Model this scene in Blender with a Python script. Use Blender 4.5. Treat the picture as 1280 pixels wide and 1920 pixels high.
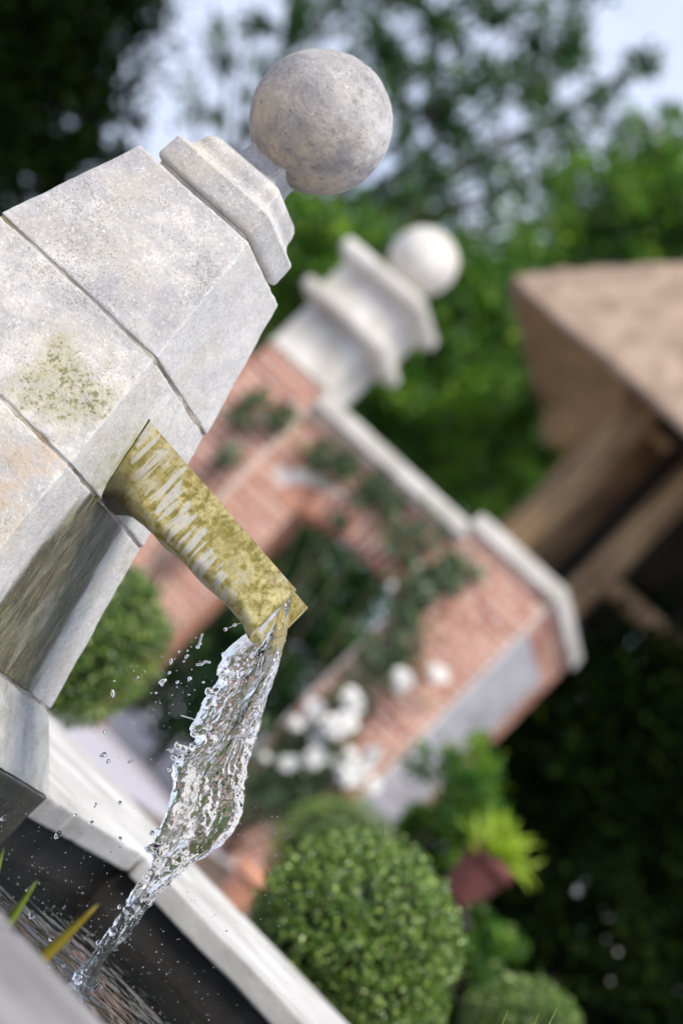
import bpy, bmesh, math, random
import numpy as np
from mathutils import Vector, Matrix

R = math.radians
rng = np.random.default_rng(7)
random.seed(7)
for o in list(bpy.data.objects):
    bpy.data.objects.remove(o)
scene = bpy.context.scene
COL = scene.collection

# ------------------------------------------------------------------ camera
ROLL, PITCH, FPX, CAMZ = R(44.92), R(6.0057), 4076.8, 0.70
cam_data = bpy.data.cameras.new('camera')
cam = bpy.data.objects.new('camera', cam_data)
COL.objects.link(cam)
cam_data.sensor_fit = 'VERTICAL'
cam_data.sensor_height = 36.0
cam_data.lens = FPX / 1920 * 36.0
cam_data.clip_start = 0.05
cam_data.clip_end = 2000
cam_data.dof.use_dof = True
cam_data.dof.focus_distance = 4.03
cam_data.dof.aperture_fstop = 1.8
_r = Vector((1, 0, 0))
_u = Vector((0, -math.sin(PITCH), math.cos(PITCH)))
_f = Vector((0, math.cos(PITCH), math.sin(PITCH)))
_R = _r * math.cos(ROLL) + _u * math.sin(ROLL)
_U = _r * -math.sin(ROLL) + _u * math.cos(ROLL)
cam.matrix_world = Matrix(((_R.x, _U.x, -_f.x, 0), (_R.y, _U.y, -_f.y, 0), (_R.z, _U.z, -_f.z, CAMZ), (0, 0, 0, 1)))
scene.camera = cam

# ------------------------------------------------------------------ sky and sun (bright, cloudy day)
SUN_EL, SUN_AZ = R(61), R(163)
world = bpy.data.worlds.new('World')
scene.world = world
world.use_nodes = True
wn, wl = world.node_tree.nodes, world.node_tree.links
wn.clear()
wout = wn.new('ShaderNodeOutputWorld')
wbg = wn.new('ShaderNodeBackground')
wsky = wn.new('ShaderNodeTexSky')
wsky.sky_type = 'NISHITA'
wsky.sun_disc = False
wsky.sun_elevation = SUN_EL
wsky.sun_rotation = SUN_AZ
wsky.air_density = 1.0
wsky.dust_density = 1.5
wtc = wn.new('ShaderNodeTexCoord')
wno = wn.new('ShaderNodeTexNoise')
wno.inputs['Scale'].default_value = 4.0
wno.inputs['Detail'].default_value = 6
wno.inputs['Roughness'].default_value = 0.55
wl.new(wtc.outputs['Generated'], wno.inputs['Vector'])
wra = wn.new('ShaderNodeValToRGB')
wra.color_ramp.elements[0].position = 0.30
wra.color_ramp.elements[0].color = (.35, .35, .35, 1)
wra.color_ramp.elements[1].position = 0.60
wl.new(wno.outputs['Fac'], wra.inputs['Fac'])
wmx = wn.new('ShaderNodeMix')
wmx.data_type = 'RGBA'
wl.new(wra.outputs['Color'], wmx.inputs['Factor'])
wl.new(wsky.outputs['Color'], wmx.inputs['A'])
wmx.inputs['B'].default_value = (4.0, 4.5, 5.7, 1)
wl.new(wmx.outputs['Result'], wbg.inputs['Color'])
wbg.inputs['Strength'].default_value = 0.10
wl.new(wbg.outputs['Background'], wout.inputs['Surface'])

sun_data = bpy.data.lights.new('sun', 'SUN')
sun = bpy.data.objects.new('sun', sun_data)
COL.objects.link(sun)
sun_data.energy = 2.7
sun_data.angle = R(20)
sun_data.color = (1.0, .93, .83)
_sd = Vector((math.sin(SUN_AZ) * math.cos(SUN_EL), math.cos(SUN_AZ) * math.cos(SUN_EL), math.sin(SUN_EL)))
sun.rotation_euler = (-_sd).to_track_quat('-Z', 'Y').to_euler()

scene.view_settings.view_transform = 'Standard'
scene.view_settings.look = 'None'
scene.view_settings.gamma = 1
scene.view_settings.exposure = 1.0
scene.render.engine = 'CYCLES'
cy = scene.cycles
cy.max_bounces = 10
cy.transmission_bounces = 10
cy.glossy_bounces = 5
cy.diffuse_bounces = 3
cy.transparent_max_bounces = 8
cy.caustics_reflective = True
cy.caustics_refractive = True
cy.sample_clamp_indirect = 6
cy.use_denoising = True

# ------------------------------------------------------------------ frames
PHI = R(18.276)                       # the garden's own axes: along the wall, and away from it
C0 = np.array([-.5779, 4.23, 0.0])
E1 = np.array([math.cos(PHI), -math.sin(PHI), 0])
E2 = np.array([math.sin(PHI), math.cos(PHI), 0])


def ray(x, y):
    dx, dy = x - 640, y - 960
    u = (dx * math.cos(ROLL) + dy * math.sin(ROLL)) / FPX
    v = (dx * math.sin(ROLL) - dy * math.cos(ROLL)) / FPX
    return np.array([u, math.cos(PITCH) - v * math.sin(PITCH), math.sin(PITCH) + v * math.cos(PITCH)])


def at(x, y, d):
    """world point seen in direction (x, y) at forward distance d"""
    return np.array([0, 0, CAMZ]) + ray(x, y) * d


def loc(P):
    q = np.asarray(P, float) - C0
    return np.array([q @ E1, q @ E2, q[2]])


def wld(a, b, z):
    return C0 + a * E1 + b * E2 + np.array([0, 0, z])


# ------------------------------------------------------------------ helpers: objects
def tag(o, label=None, cat=None, group=None, kind=None):
    if label: o['label'] = label
    if cat: o['category'] = cat
    if group: o['group'] = group
    if kind: o['kind'] = kind
    return o


def empty(name, p=(0, 0, 0), rz=0.0, **kw):
    o = bpy.data.objects.new(name, None)
    COL.objects.link(o)
    o.location = p
    o.rotation_euler = (0, 0, rz)
    o.empty_display_size = .1
    return tag(o, **kw)


def link(name, me, parent=None, mat=None, loc_=None, **kw):
    o = bpy.data.objects.new(name, me)
    COL.objects.link(o)
    if parent is not None: o.parent = parent
    if loc_ is not None: o.location = loc_
    if mat is not None and not me.materials: me.materials.append(mat)
    return tag(o, **kw)


def mesh(name, V, F, smooth=False):
    me = bpy.data.meshes.new(name)
    V = np.asarray(V, np.float32)
    if isinstance(F, np.ndarray):
        n, k = F.shape
        me.vertices.add(len(V))
        me.vertices.foreach_set('co', V.ravel())
        me.loops.add(n * k)
        me.loops.foreach_set('vertex_index', F.astype(np.int32).ravel())
        me.polygons.add(n)
        me.polygons.foreach_set('loop_start', np.arange(0, n * k, k, dtype=np.int32))
        me.polygons.foreach_set('loop_total', np.full(n, k, np.int32))
        me.update(calc_edges=True)
        me.validate()
    else:
        me.from_pydata([tuple(map(float, v)) for v in V], [], [tuple(f) for f in F])
        me.update()
    if smooth:
        me.polygons.foreach_set('use_smooth', np.ones(len(me.polygons), bool))
    return me


def _hash(ix, iy, iz, s):
    h = (ix.astype(np.int64) * 374761393 + iy.astype(np.int64) * 668265263 + iz.astype(np.int64) * 2147483647 + s * 974711) & 0xffffffff
    h = ((h ^ (h >> 13)) * 1274126177) & 0xffffffff
    h = h ^ (h >> 16)
    return (h & 0xffff) / 32767.5 - 1


def vnoise(P, scale, seed=0, octaves=3):
    P = np.asarray(P, float) * scale
    out = np.zeros(len(P)); amp = 1.0
    for k in range(octaves):
        f = np.floor(P); t = P - f; t = t * t * (3 - 2 * t); i = f.astype(np.int64)
        r = 0
        for dx in (0, 1):
            for dy in (0, 1):
                for dz in (0, 1):
                    wgt = (t[:, 0] if dx else 1 - t[:, 0]) * (t[:, 1] if dy else 1 - t[:, 1]) * (t[:, 2] if dz else 1 - t[:, 2])
                    r = r + wgt * _hash(i[:, 0] + dx, i[:, 1] + dy, i[:, 2] + dz, seed + k * 17)
        out += amp * r; amp *= .5; P = P * 2.03 + 5.1
    return out


def weld(V, F):
    key = np.round(V, 6)
    _, first, inv = np.unique(key, axis=0, return_index=True, return_inverse=True)
    inv = inv.reshape(-1)
    F = inv[F]
    ok = np.ones(len(F), bool)
    return V[first], F[ok]


def cube_grid(n):
    """unit cube surface as grids, concentrated near the edges"""
    t = np.linspace(-1, 1, n + 1)
    t = np.sign(t) * (1 - (1 - np.abs(t)) ** 1.5)
    Vs, Fs = [], []
    off = 0
    A, B = np.meshgrid(t, t, indexing='ij')
    A, B = A.ravel(), B.ravel()
    idx = np.arange((n + 1) ** 2).reshape(n + 1, n + 1)
    q = np.stack([idx[:-1, :-1], idx[1:, :-1], idx[1:, 1:], idx[:-1, 1:]], -1).reshape(-1, 4)
    for ax in range(3):
        for s in (-1, 1):
            V = np.zeros((len(A), 3))
            V[:, ax] = s
            V[:, (ax + 1) % 3] = A
            V[:, (ax + 2) % 3] = B
            Vs.append(V)
            Fs.append((q if s > 0 else q[:, ::-1]) + off)
            off += len(A)
    return weld(np.concatenate(Vs), np.concatenate(Fs))


def stone(name, half_bot, half_top, z0, z1, parent, mat, r=.006, rough=.0015, n=36, seed=1, ctr=(0, 0), chip=.004, **kw):
    """worn stone block: rounded, tapered box with an uneven skin. half_* = (ha, hb)"""
    V, F = cube_grid(n)
    zc, hz = (z0 + z1) / 2, (z1 - z0) / 2
    hb, ht = np.array(half_bot), np.array(half_top)
    t = (V[:, 2:3] + 1) / 2
    hxy = hb + (ht - hb) * t
    half = np.concatenate([hxy, np.full((len(V), 1), hz)], 1)
    P = V * half
    rr = r
    inner = np.clip(P, -(half - rr), half - rr)
    d = P - inner
    ln = np.linalg.norm(d, axis=1, keepdims=True)
    nrm = d / np.maximum(ln, 1e-9)
    edge = (np.abs(d) > 1e-9).sum(1) > 1
    P = inner + rr * nrm
    P = P + np.array([ctr[0], ctr[1], zc])
    nz = vnoise(P, 14, seed, 3) * rough + vnoise(P, 60, seed + 5, 2) * rough * .5
    ch = np.clip(vnoise(P, 30, seed + 9, 3) - .15, 0, None) * chip * edge
    P = P + nrm * (nz - ch)[:, None]
    return link(name, mesh(name, P, F, True), parent, mat, **kw)


def box(name, lo, hi, parent, mat, bev=.0, **kw):
    bm = bmesh.new()
    bmesh.ops.create_cube(bm, size=1)
    lo, hi = Vector(lo), Vector(hi)
    for v in bm.verts:
        v.co = Vector(((hi[i] + lo[i]) / 2 + v.co[i] * (hi[i] - lo[i]) for i in range(3)))
    if bev:
        bmesh.ops.bevel(bm, geom=bm.edges[:], offset=bev, segments=2, affect='EDGES', profile=.5)
    me = bpy.data.meshes.new(name)
    bm.to_mesh(me); bm.free()
    return link(name, me, parent, mat, **kw)


def tube_mesh(pts, rad, seg=10, cap=True):
    """V, F of a tapered tube through pts"""
    pts = np.asarray(pts, float)
    V, F = [], []
    m = len(pts)
    ref = np.array([.31, .52, .79])
    for i in range(m):
        t = pts[min(i + 1, m - 1)] - pts[max(i - 1, 0)]
        t /= np.linalg.norm(t) + 1e-9
        a = np.cross(t, ref); a /= np.linalg.norm(a) + 1e-9
        b = np.cross(t, a)
        for k in range(seg):
            an = 2 * math.pi * k / seg
            V.append(pts[i] + rad[i] * (a * math.cos(an) + b * math.sin(an)))
    for i in range(m - 1):
        for k in range(seg):
            F.append((i * seg + k, i * seg + (k + 1) % seg, (i + 1) * seg + (k + 1) % seg, (i + 1) * seg + k))
    if cap:
        F.append(tuple(range(seg))[::-1]); F.append(tuple((m - 1) * seg + k for k in range(seg)))
    return V, F


def tubes(name, items, parent, mat, seg=8, **kw):
    V, F = [], []
    for pts, rad in items:
        v, f = tube_mesh(pts, rad, seg)
        o = len(V)
        V += v
        F += [tuple(i + o for i in q) for q in f]
    return link(name, mesh(name, V, F, True), parent, mat, **kw)


def lathe(name, prof, parent, mat, seg=32, ctr=(0, 0, 0), **kw):
    V, F = [], []
    for r_, z_ in prof:
        for k in range(seg):
            an = 2 * math.pi * k / seg
            V.append((ctr[0] + r_ * math.cos(an), ctr[1] + r_ * math.sin(an), ctr[2] + z_))
    m = len(prof)
    for i in range(m - 1):
        for k in range(seg):
            F.append((i * seg + k, i * seg + (k + 1) % seg, (i + 1) * seg + (k + 1) % seg, (i + 1) * seg + k))
    F.append(tuple(range(seg))[::-1]); F.append(tuple((m - 1) * seg + k for k in range(seg)))
    return link(name, mesh(name, V, F, True), parent, mat, **kw)


def unit(n, g=rng):
    v = g.normal(size=(n, 3))
    return v / np.linalg.norm(v, axis=1, keepdims=True)


def leaf_cards(P, size, nrm=None, align=.0, aspect=.55, g=rng, fold=.18):
    """V, F: one folded pointed leaf (two quads) at each point"""
    n = len(P)
    N = unit(n, g)
    if nrm is not None:
        N = N * (1 - align) + nrm * align
        N /= np.linalg.norm(N, axis=1, keepdims=True) + 1e-9
    T = np.cross(N, unit(n, g)); T /= np.linalg.norm(T, axis=1, keepdims=True) + 1e-9
    B = np.cross(N, T)
    s = (size * g.uniform(.65, 1.3, n))[:, None]
    a = P - T * s * .5
    c = P + T * s * .5
    m0 = P - N * s * fold * .6
    l = P - T * s * .02 + B * s * aspect * .5 + N * s * fold * .3
    r = P - T * s * .02 - B * s * aspect * .5 + N * s * fold * .3
    V = np.stack([a, l, c, r, m0], 1).reshape(-1, 3)
    i = np.arange(n)[:, None] * 5
    F = np.concatenate([i + [0, 4, 1], i + [4, 2, 1], i + [0, 3, 4], i + [4, 3, 2]])
    return V, F


# ------------------------------------------------------------------ helpers: materials
class G:
    def __init__(s, name):
        s.m = bpy.data.materials.new(name)
        s.m.use_nodes = True
        s.n, s.l = s.m.node_tree.nodes, s.m.node_tree.links
        s.b = s.n['Principled BSDF']
        s.out = s.n['Material Output']
        s.tc = s.n.new('ShaderNodeTexCoord')

    def put(s, inp, v):
        if isinstance(v, bpy.types.NodeSocket): s.l.new(v, inp)
        elif v is not None:
            if isinstance(v, (tuple, list)) and inp.type == 'RGBA' and len(v) == 3: v = (*v, 1)
            inp.default_value = v

    def set(s, **kw):
        for k, v in kw.items(): s.put(s.b.inputs[k.replace('_', ' ')], v)
        return s

    def vec(s, sc=(1, 1, 1), src='Object', off=(0, 0, 0)):
        n = s.n.new('ShaderNodeMapping')
        s.l.new(s.tc.outputs[src], n.inputs['Vector'])
        n.inputs['Scale'].default_value = sc
        n.inputs['Location'].default_value = off
        return n.outputs['Vector']

    def noise(s, sc, det=4, ro=.55, v=None, dist=0):
        n = s.n.new('ShaderNodeTexNoise')
        n.inputs['Scale'].default_value = sc
        n.inputs['Detail'].default_value = det
        n.inputs['Roughness'].default_value = ro
        n.inputs['Distortion'].default_value = dist
        s.l.new(v if v is not None else s.tc.outputs['Object'], n.inputs['Vector'])
        return n.outputs['Fac']

    def voro(s, sc, v=None, feat='F1'):
        n = s.n.new('ShaderNodeTexVoronoi')
        n.feature = feat
        n.inputs['Scale'].default_value = sc
        s.l.new(v if v is not None else s.tc.outputs['Object'], n.inputs['Vector'])
        return n.outputs['Distance']

    def ramp(s, f, *stops):
        n = s.n.new('ShaderNodeValToRGB')
        e = n.color_ramp.elements
        while len(e) < len(stops): e.new(.5)
        for k, (p, c) in enumerate(stops):
            e[k].position = p
            e[k].color = (c, c, c, 1) if not isinstance(c, tuple) else (*c, 1)
        s.put(n.inputs['Fac'], f)
        return n.outputs['Color']

    def mix(s, f, a, b, mode='MIX'):
        n = s.n.new('ShaderNodeMix')
        n.data_type = 'RGBA'; n.blend_type = mode
        s.put(n.inputs['Factor'], f); s.put(n.inputs['A'], a); s.put(n.inputs['B'], b)
        return n.outputs['Result']

    def math(s, op, a, b=None, c=None, clamp=False):
        n = s.n.new('ShaderNodeMath')
        n.operation = op; n.use_clamp = clamp
        s.put(n.inputs[0], a)
        if b is not None: s.put(n.inputs[1], b)
        if c is not None: s.put(n.inputs[2], c)
        return n.outputs[0]

    def sep(s, src='Object'):
        n = s.n.new('ShaderNodeSeparateXYZ')
        s.l.new(s.tc.outputs[src], n.inputs[0])
        return n.outputs

    def rng(s, v, a, b, c=0., d=1.):
        n = s.n.new('ShaderNodeMapRange')
        n.interpolation_type = 'SMOOTHSTEP'
        s.put(n.inputs['Value'], v)
        for k, q in zip(('From Min', 'From Max', 'To Min', 'To Max'), (a, b, c, d)): s.put(n.inputs[k], q)
        return n.outputs['Result']

    def bump(s, h, st=.3, dist=.01, prev=None):
        n = s.n.new('ShaderNodeBump')
        n.inputs['Strength'].default_value = st
        n.inputs['Distance'].default_value = dist
        s.put(n.inputs['Height'], h)
        if prev is not None: s.l.new(prev, n.inputs['Normal'])
        return n.outputs['Normal']

    def island(s):
        return s.n.new('ShaderNodeNewGeometry').outputs['Random Per Island']

    def objrand(s):
        return s.n.new('ShaderNodeObjectInfo').outputs['Random']


def stone_mat(name, warm=0., green=False, stain=False, ball=False, wet=False, bright=1.0):
    g = G(name)
    x, y, z = g.sep()
    nx = g.sep('Normal')[0]
    side = g.rng(nx, .45, .75)                                   # the smoother sawn side
    big = g.noise(5.5, 5, .6)
    mid = g.noise(26, 6, .65)
    fine = g.noise(120, 5, .7)
    lo = tuple(bright * c for c in (.40, .38, .36)); hi = tuple(bright * c for c in (.74, .705, .645))
    col = g.mix(g.ramp(big, (.34, 0.), (.66, 1.)), lo, hi)
    col = g.mix(g.ramp(mid, (.36, .65), (.60, 0.)), col, tuple(bright * c for c in (.33, .325, .335)))
    col = g.mix(g.ramp(g.noise(2.6, 5, .6, g.vec(off=(8, 1, 3))), (.45, 0.), (.62, .6)), col, tuple(bright * c for c in (.33, .325, .34)))
    streak = g.noise(1, 5, .65, g.vec((70, 70, 5)))
    col = g.mix(g.math('MULTIPLY', side, g.ramp(streak, (.4, 0.), (.75, .55))), col, (.37, .375, .39))
    col = g.mix(g.math('MULTIPLY', side, .4), col, tuple(bright * c for c in (.62, .615, .60)))
    # warm lime bloom
    wn_ = g.noise(7, 5, .6, g.vec(off=(3, 1, 7)))
    col = g.mix(g.ramp(wn_, (.5, 0.), (.72, .55 + warm * .4)), col, (.50, .44, .35))
    # pits and specks
    pitn = g.noise(230, 4, .7)
    clus = g.noise(8, 5, .62, g.vec(off=(9, 2, 4)))
    thr = g.math('ADD', pitn, g.math('MULTIPLY', clus, .45))
    pit = g.ramp(thr, (.83, 0.), (.90, 1.))
    pit = g.math('MULTIPLY', pit, g.math('SUBTRACT', 1.0, g.math('MULTIPLY', side, .8)))
    col = g.mix(g.math('MULTIPLY', pit, .5), col, (.19, .18, .175))
    grain = g.noise(70, 6, .75)
    col = g.mix(g.ramp(grain, (.32, .55), (.48, 0.)), col, tuple(bright * c for c in (.31, .30, .30)))
    light = g.ramp(fine, (.55, 0.), (.68, .6))
    col = g.mix(light, col, tuple(min(.82, bright * c) for c in (.74, .74, .74)))
    rough = .9
    if ball:
        tn = g.noise(11, 6, .65, g.vec(off=(1, 5, 2)))
        m = g.math('MULTIPLY', g.rng(z, 1.70, 1.56), g.ramp(tn, (.34, .25), (.60, .95)))
        col = g.mix(m, col, (.46, .37, .265))
        col = g.mix(g.ramp(g.noise(13, 7, .72), (.42, 0.), (.62, .75)), col, (.20, .19, .195))
        col = g.mix(g.ramp(g.noise(60, 5, .7, g.vec(off=(3, 3, 3))), (.56, 0.), (.68, .6)), col, (.14, .13, .13))
    if green:
        mn = g.noise(75, 6, .75)
        cx = g.math('POWER', g.math('DIVIDE', g.math('SUBTRACT', x, .150), .105), 2.)
        cz = g.math('POWER', g.math('DIVIDE', g.math('SUBTRACT', z, .915), .12), 2.)
        reg = g.rng(g.math('ADD', g.math('ADD', cx, cz), g.math('MULTIPLY', g.math('SUBTRACT', g.noise(11, 5, .65), .5), 3.2)), 1.2, .2)
        reg = g.math('MAXIMUM', reg, g.ramp(g.noise(6, 4, .6, g.vec(off=(4, 4, 1))), (.62, 0.), (.75, .5)))
        front = g.math('SUBTRACT', 1.0, side)
        col = g.mix(g.math('MULTIPLY', g.math('MULTIPLY', reg, g.ramp(grain, (.35, .2), (.6, .75))), front), col, (.34, .31, .16))
        m = g.math('MULTIPLY', g.ramp(g.math('ADD', mn, g.math('MULTIPLY', reg, .2)), (.72, 0.), (.78, 1.)), g.math('MULTIPLY', front, g.rng(reg, 0., .5)))
        col = g.mix(g.math('MULTIPLY', m, .7), col, g.mix(fine, (.05, .065, .008), (.17, .17, .04)))
        # faint green wash beside the spout
        dy = g.rng(g.math('ABSOLUTE', y), .24, .05)
        wash = g.math('MULTIPLY', g.math('MULTIPLY', side, dy), g.rng(z, 1.06, .90))
        col = g.mix(g.math('MULTIPLY', wash, g.ramp(mid, (.42, 0.), (.62, .75))), col, (.24, .27, .12))
    if stain:
        # wet algae run below the spout
        sn = g.noise(1, 6, .6, g.vec((15, 15, 2.6)), 1.)
        sn2 = g.noise(1, 7, .72, g.vec((42, 42, 7), off=(1, 2, 3)), .8)
        off = g.math('ADD', g.math('ADD', y, g.math('MULTIPLY', g.math('SUBTRACT', z, .80), .02)), .01)
        w_ = g.math('ADD', .118, g.math('MULTIPLY', g.math('SUBTRACT', .83, z), .26))
        band = g.rng(g.math('SUBTRACT', g.math('ADD', g.math('ABSOLUTE', off), g.math('MULTIPLY', g.math('SUBTRACT', sn, .5), .13)), w_), .015, -.03)
        band = g.math('MULTIPLY', band, side)
        scol = g.mix(g.ramp(sn2, (.35, 0.), (.65, 1.)), (.035, .029, .012), (.145, .128, .062))
        scol = g.mix(g.ramp(sn, (.54, 0.), (.68, .5)), scol, (.30, .30, .25))
        scol = g.mix(g.ramp(fine, (.60, 0.), (.72, .5)), scol, (.36, .35, .30))
        col = g.mix(band, col, scol)
        edge = g.math('MULTIPLY', side, g.ramp(sn2, (.55, 0.), (.66, .5)))
        col = g.mix(edge, col, (.29, .31, .16))
        # rusty, warm edge of the front face
        fr = g.math('MULTIPLY', g.math('SUBTRACT', 1., side), g.rng(x, .02, .26))
        col = g.mix(g.math('MULTIPLY', fr, g.ramp(g.noise(13, 5, .65), (.45, 0.), (.62, .75))), col, (.42, .32, .22))
        rough = g.math('SUBTRACT', .85, g.math('MULTIPLY', band, .45))
    if wet:
        # splashed base: silt and algae, darkest where it stays wet below the rim
        wnz = g.noise(18, 6, .7)
        col = g.mix(.62, col, g.mix(g.ramp(wnz, (.38, 0.), (.62, 1.)), (.15, .15, .12), (.36, .36, .35)))
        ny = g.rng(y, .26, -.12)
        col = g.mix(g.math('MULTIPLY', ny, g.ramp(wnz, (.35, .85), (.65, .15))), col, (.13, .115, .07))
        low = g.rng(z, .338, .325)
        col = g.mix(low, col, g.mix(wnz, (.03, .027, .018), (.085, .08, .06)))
        rough = .5
    bm = g.bump(g.math('SUBTRACT', g.math('MULTIPLY', grain, .8), g.math('MULTIPLY', pit, .8)), .55, .006)
    bm = g.bump(fine, .55, .003, bm)
    g.set(Base_Color=col, Roughness=rough, Normal=bm)
    g.b.inputs['Specular IOR Level'].default_value = .25
    return g.m


def simple(name, c1, c2, sc=8, rough=.8, bump=.3, bscale=60, bd=.004, stretch=(1, 1, 1), spec=.3):
    g = G(name)
    v = g.vec(stretch)
    n = g.noise(sc, 6, .62, v)
    col = g.mix(g.ramp(n, (.33, 0.), (.67, 1.)), c1, c2)
    nb = g.noise(bscale, 5, .65, v)
    g.set(Base_Color=col, Roughness=rough, Normal=g.bump(nb, bump, bd))
    g.b.inputs['Specular IOR Level'].default_value = spec
    return g.m


def leaf_mat(name, dark, light, tip=None, trans=.35, rough=.42, spec=.5, vary=0):
    g = G(name)
    r = g.island()
    col = g.ramp(r, (0., dark), (.6, light), (1., tip or light))
    if vary:
        col = g.mix(g.ramp(g.noise(vary, 2, .5), (.42, .8), (.60, 0.)), col, dark)
    g.set(Base_Color=col, Roughness=rough)
    g.b.inputs['Specular IOR Level'].default_value = spec
    t = g.n.new('ShaderNodeBsdfTranslucent')
    g.l.new(g.mix(.5, col, (light[0] * 1.6, light[1] * 1.5, light[2] * .6)), t.inputs['Color'])
    mx = g.n.new('ShaderNodeMixShader')
    mx.inputs['Fac'].default_value = trans
    g.l.new(g.b.outputs[0], mx.inputs[1]); g.l.new(t.outputs[0], mx.inputs[2])
    g.l.new(mx.outputs[0], g.out.inputs['Surface'])
    return g.m


MAT = {}
MAT['stone_top'] = stone_mat('weathered limestone')
MAT['stone_green'] = stone_mat('limestone with moss', green=True)
MAT['stone_stain'] = stone_mat('limestone with algae run', warm=.6, stain=True)
MAT['stone_ball'] = stone_mat('mottled limestone', ball=True, bright=.88)
MAT['stone_cap'] = stone_mat('limestone moulding', warm=.2, bright=.95)
MAT['stone_wet'] = stone_mat('splashed limestone', wet=True)
MAT['mortar'] = simple('old mortar', (.26, .20, .13), (.56, .53, .47), 16, .95)
MAT['coping'] = simple('pale coping stone', (.29, .28, .265), (.53, .52, .505), 3.2, .75, .35)
MAT['coping_dark'] = simple('darker coping stone', (.12, .115, .115), (.23, .22, .22), 4, .6, .25)  # darker version of the coping stone, for the front slabs
MAT['crevice'] = simple('dark root line', (.04, .035, .008), (.13, .115, .03), 40, .9)
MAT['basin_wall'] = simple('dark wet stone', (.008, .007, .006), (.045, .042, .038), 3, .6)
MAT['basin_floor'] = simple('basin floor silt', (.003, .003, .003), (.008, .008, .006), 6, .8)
MAT['cast_white'] = simple('pale cast stone', (.42, .395, .35), (.66, .64, .60), 3.5, .85)
MAT['lime_mortar'] = simple('lime mortar', (.68, .64, .58), (.80, .76, .70), 9, .95)
MAT['gravel'] = simple('pale gravel', (.30, .29, .335), (.42, .41, .46), 40, .95, .6, 90, .01)
MAT['soil'] = simple('bed soil', (.05, .035, .025), (.14, .10, .075), 14, .95, .6, 40, .02)
MAT['terracotta'] = simple('terracotta', (.42, .19, .11), (.60, .32, .22), 9, .85)
MAT['dark_terracotta'] = simple('dark glazed clay', (.10, .035, .03), (.17, .06, .05), 9, .8)
MAT['bark'] = simple('bark', (.05, .038, .028), (.12, .095, .07), 9, .95, .8, 30, .02, (1, 1, .25))
MAT['log'] = simple('peeled log', (.07, .04, .02), (.42, .28, .15), 5, .7, .4, 30, .006, (4, 4, .35))
MAT['shade_timber'] = simple('interior shade timber', (.010, .007, .005), (.03, .02, .014), 5, .8, .4, 30, .006, (3, 3, .3))  # near black, with the shelter's interior shade in the colour
MAT['soffit'] = simple('underside boards', (.30, .19, .08), (.50, .33, .16), 4, .8, .3, 30, .006, (3, .4, 1))
MAT['thatch'] = simple('thatch', (.23, .16, .115), (.46, .345, .265), 3, .95, .8, 70, .02, (2.2, 2.2, .35))
MAT['petal'] = simple('white petals', (.80, .79, .76), (.86, .86, .84), 10, .7, .0)

_g = G('brick')
_c = _g.ramp(_g.objrand(), (0., (.31, .10, .055)), (.35, (.46, .19, .115)), (.7, (.58, .31, .215)), (1., (.38, .14, .08)))
_c = _g.mix(_g.ramp(_g.noise(9, 5, .6), (.47, 0.), (.70, .28)), _c, (.60, .44, .35))
_g.set(Base_Color=_c, Roughness=.92, Normal=_g.bump(_g.noise(50, 5, .6), .4, .004))
MAT['brick'] = _g.m
_g = G('grey render')
_c = _g.mix(_g.ramp(_g.noise(1, 5, .6, _g.vec((1.5, 1.5, 9))), (.35, 0.), (.65, 1.)), (.36, .35, .37), (.50, .485, .50))
_g.set(Base_Color=_c, Roughness=.9, Normal=_g.bump(_g.noise(40, 4, .6), .3, .005))
MAT['render'] = _g.m

# spout: lichen-yellow stone with pale washed drips
_g = G('algae covered spout')
x_, y_, z_ = _g.sep()
_n = _g.noise(60, 6, .7)
_b = _g.noise(9, 5, .6)
_c = _g.mix(_g.ramp(_n, (.40, 0.), (.60, 1.)), (.21, .16, .018), (.60, .52, .24))
_c = _g.mix(_g.ramp(_b, (.40, .5), (.60, 0.)), _c, (.22, .18, .03))
_zc = _g.math('MULTIPLY_ADD', _g.math('SUBTRACT', x_, .27), -.36, .955)
_wob = _g.noise(1, 3, .6, _g.vec((55, 0, 10)))
_dz = _g.math('ABSOLUTE', _g.math('ADD', _g.math('SUBTRACT', z_, _zc), _g.math('MULTIPLY', _g.math('SUBTRACT', _wob, .5), .12)))
_band = _g.rng(_dz, .052, .020)
_str = _g.noise(1, 2, .5, _g.vec((78, 0, 9)), .4)
_pat = _g.math('MULTIPLY', _g.ramp(_str, (.47, 0.), (.52, 1.)), _g.ramp(_band, (.45, 0.), (.6, 1.)))
_pat = _g.math('MULTIPLY', _pat, _g.rng(x_, .615, .59))
_c = _g.mix(_g.math('MULTIPLY', _pat, .88), _c, _g.mix(_n, (.40, .385, .34), (.56, .545, .50)))
_drip = _g.math('MULTIPLY', _g.ramp(_str, (.30, 1.), (.42, 0.)), _g.rng(x_, .60, .5))
_c = _g.mix(_g.math('MULTIPLY', _drip, .75), _c, (.15, .125, .025))
_c = _g.mix(_g.ramp(_g.noise(20, 5, .65, _g.vec(off=(2, 2, 2))), (.50, 0.), (.66, .7)), _c, (.50, .45, .30))
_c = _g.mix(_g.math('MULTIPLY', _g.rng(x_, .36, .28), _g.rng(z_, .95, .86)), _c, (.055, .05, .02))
_bm = _g.bump(_n, .45, .004)
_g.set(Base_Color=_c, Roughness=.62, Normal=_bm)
MAT['spout'] = _g.m

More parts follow.
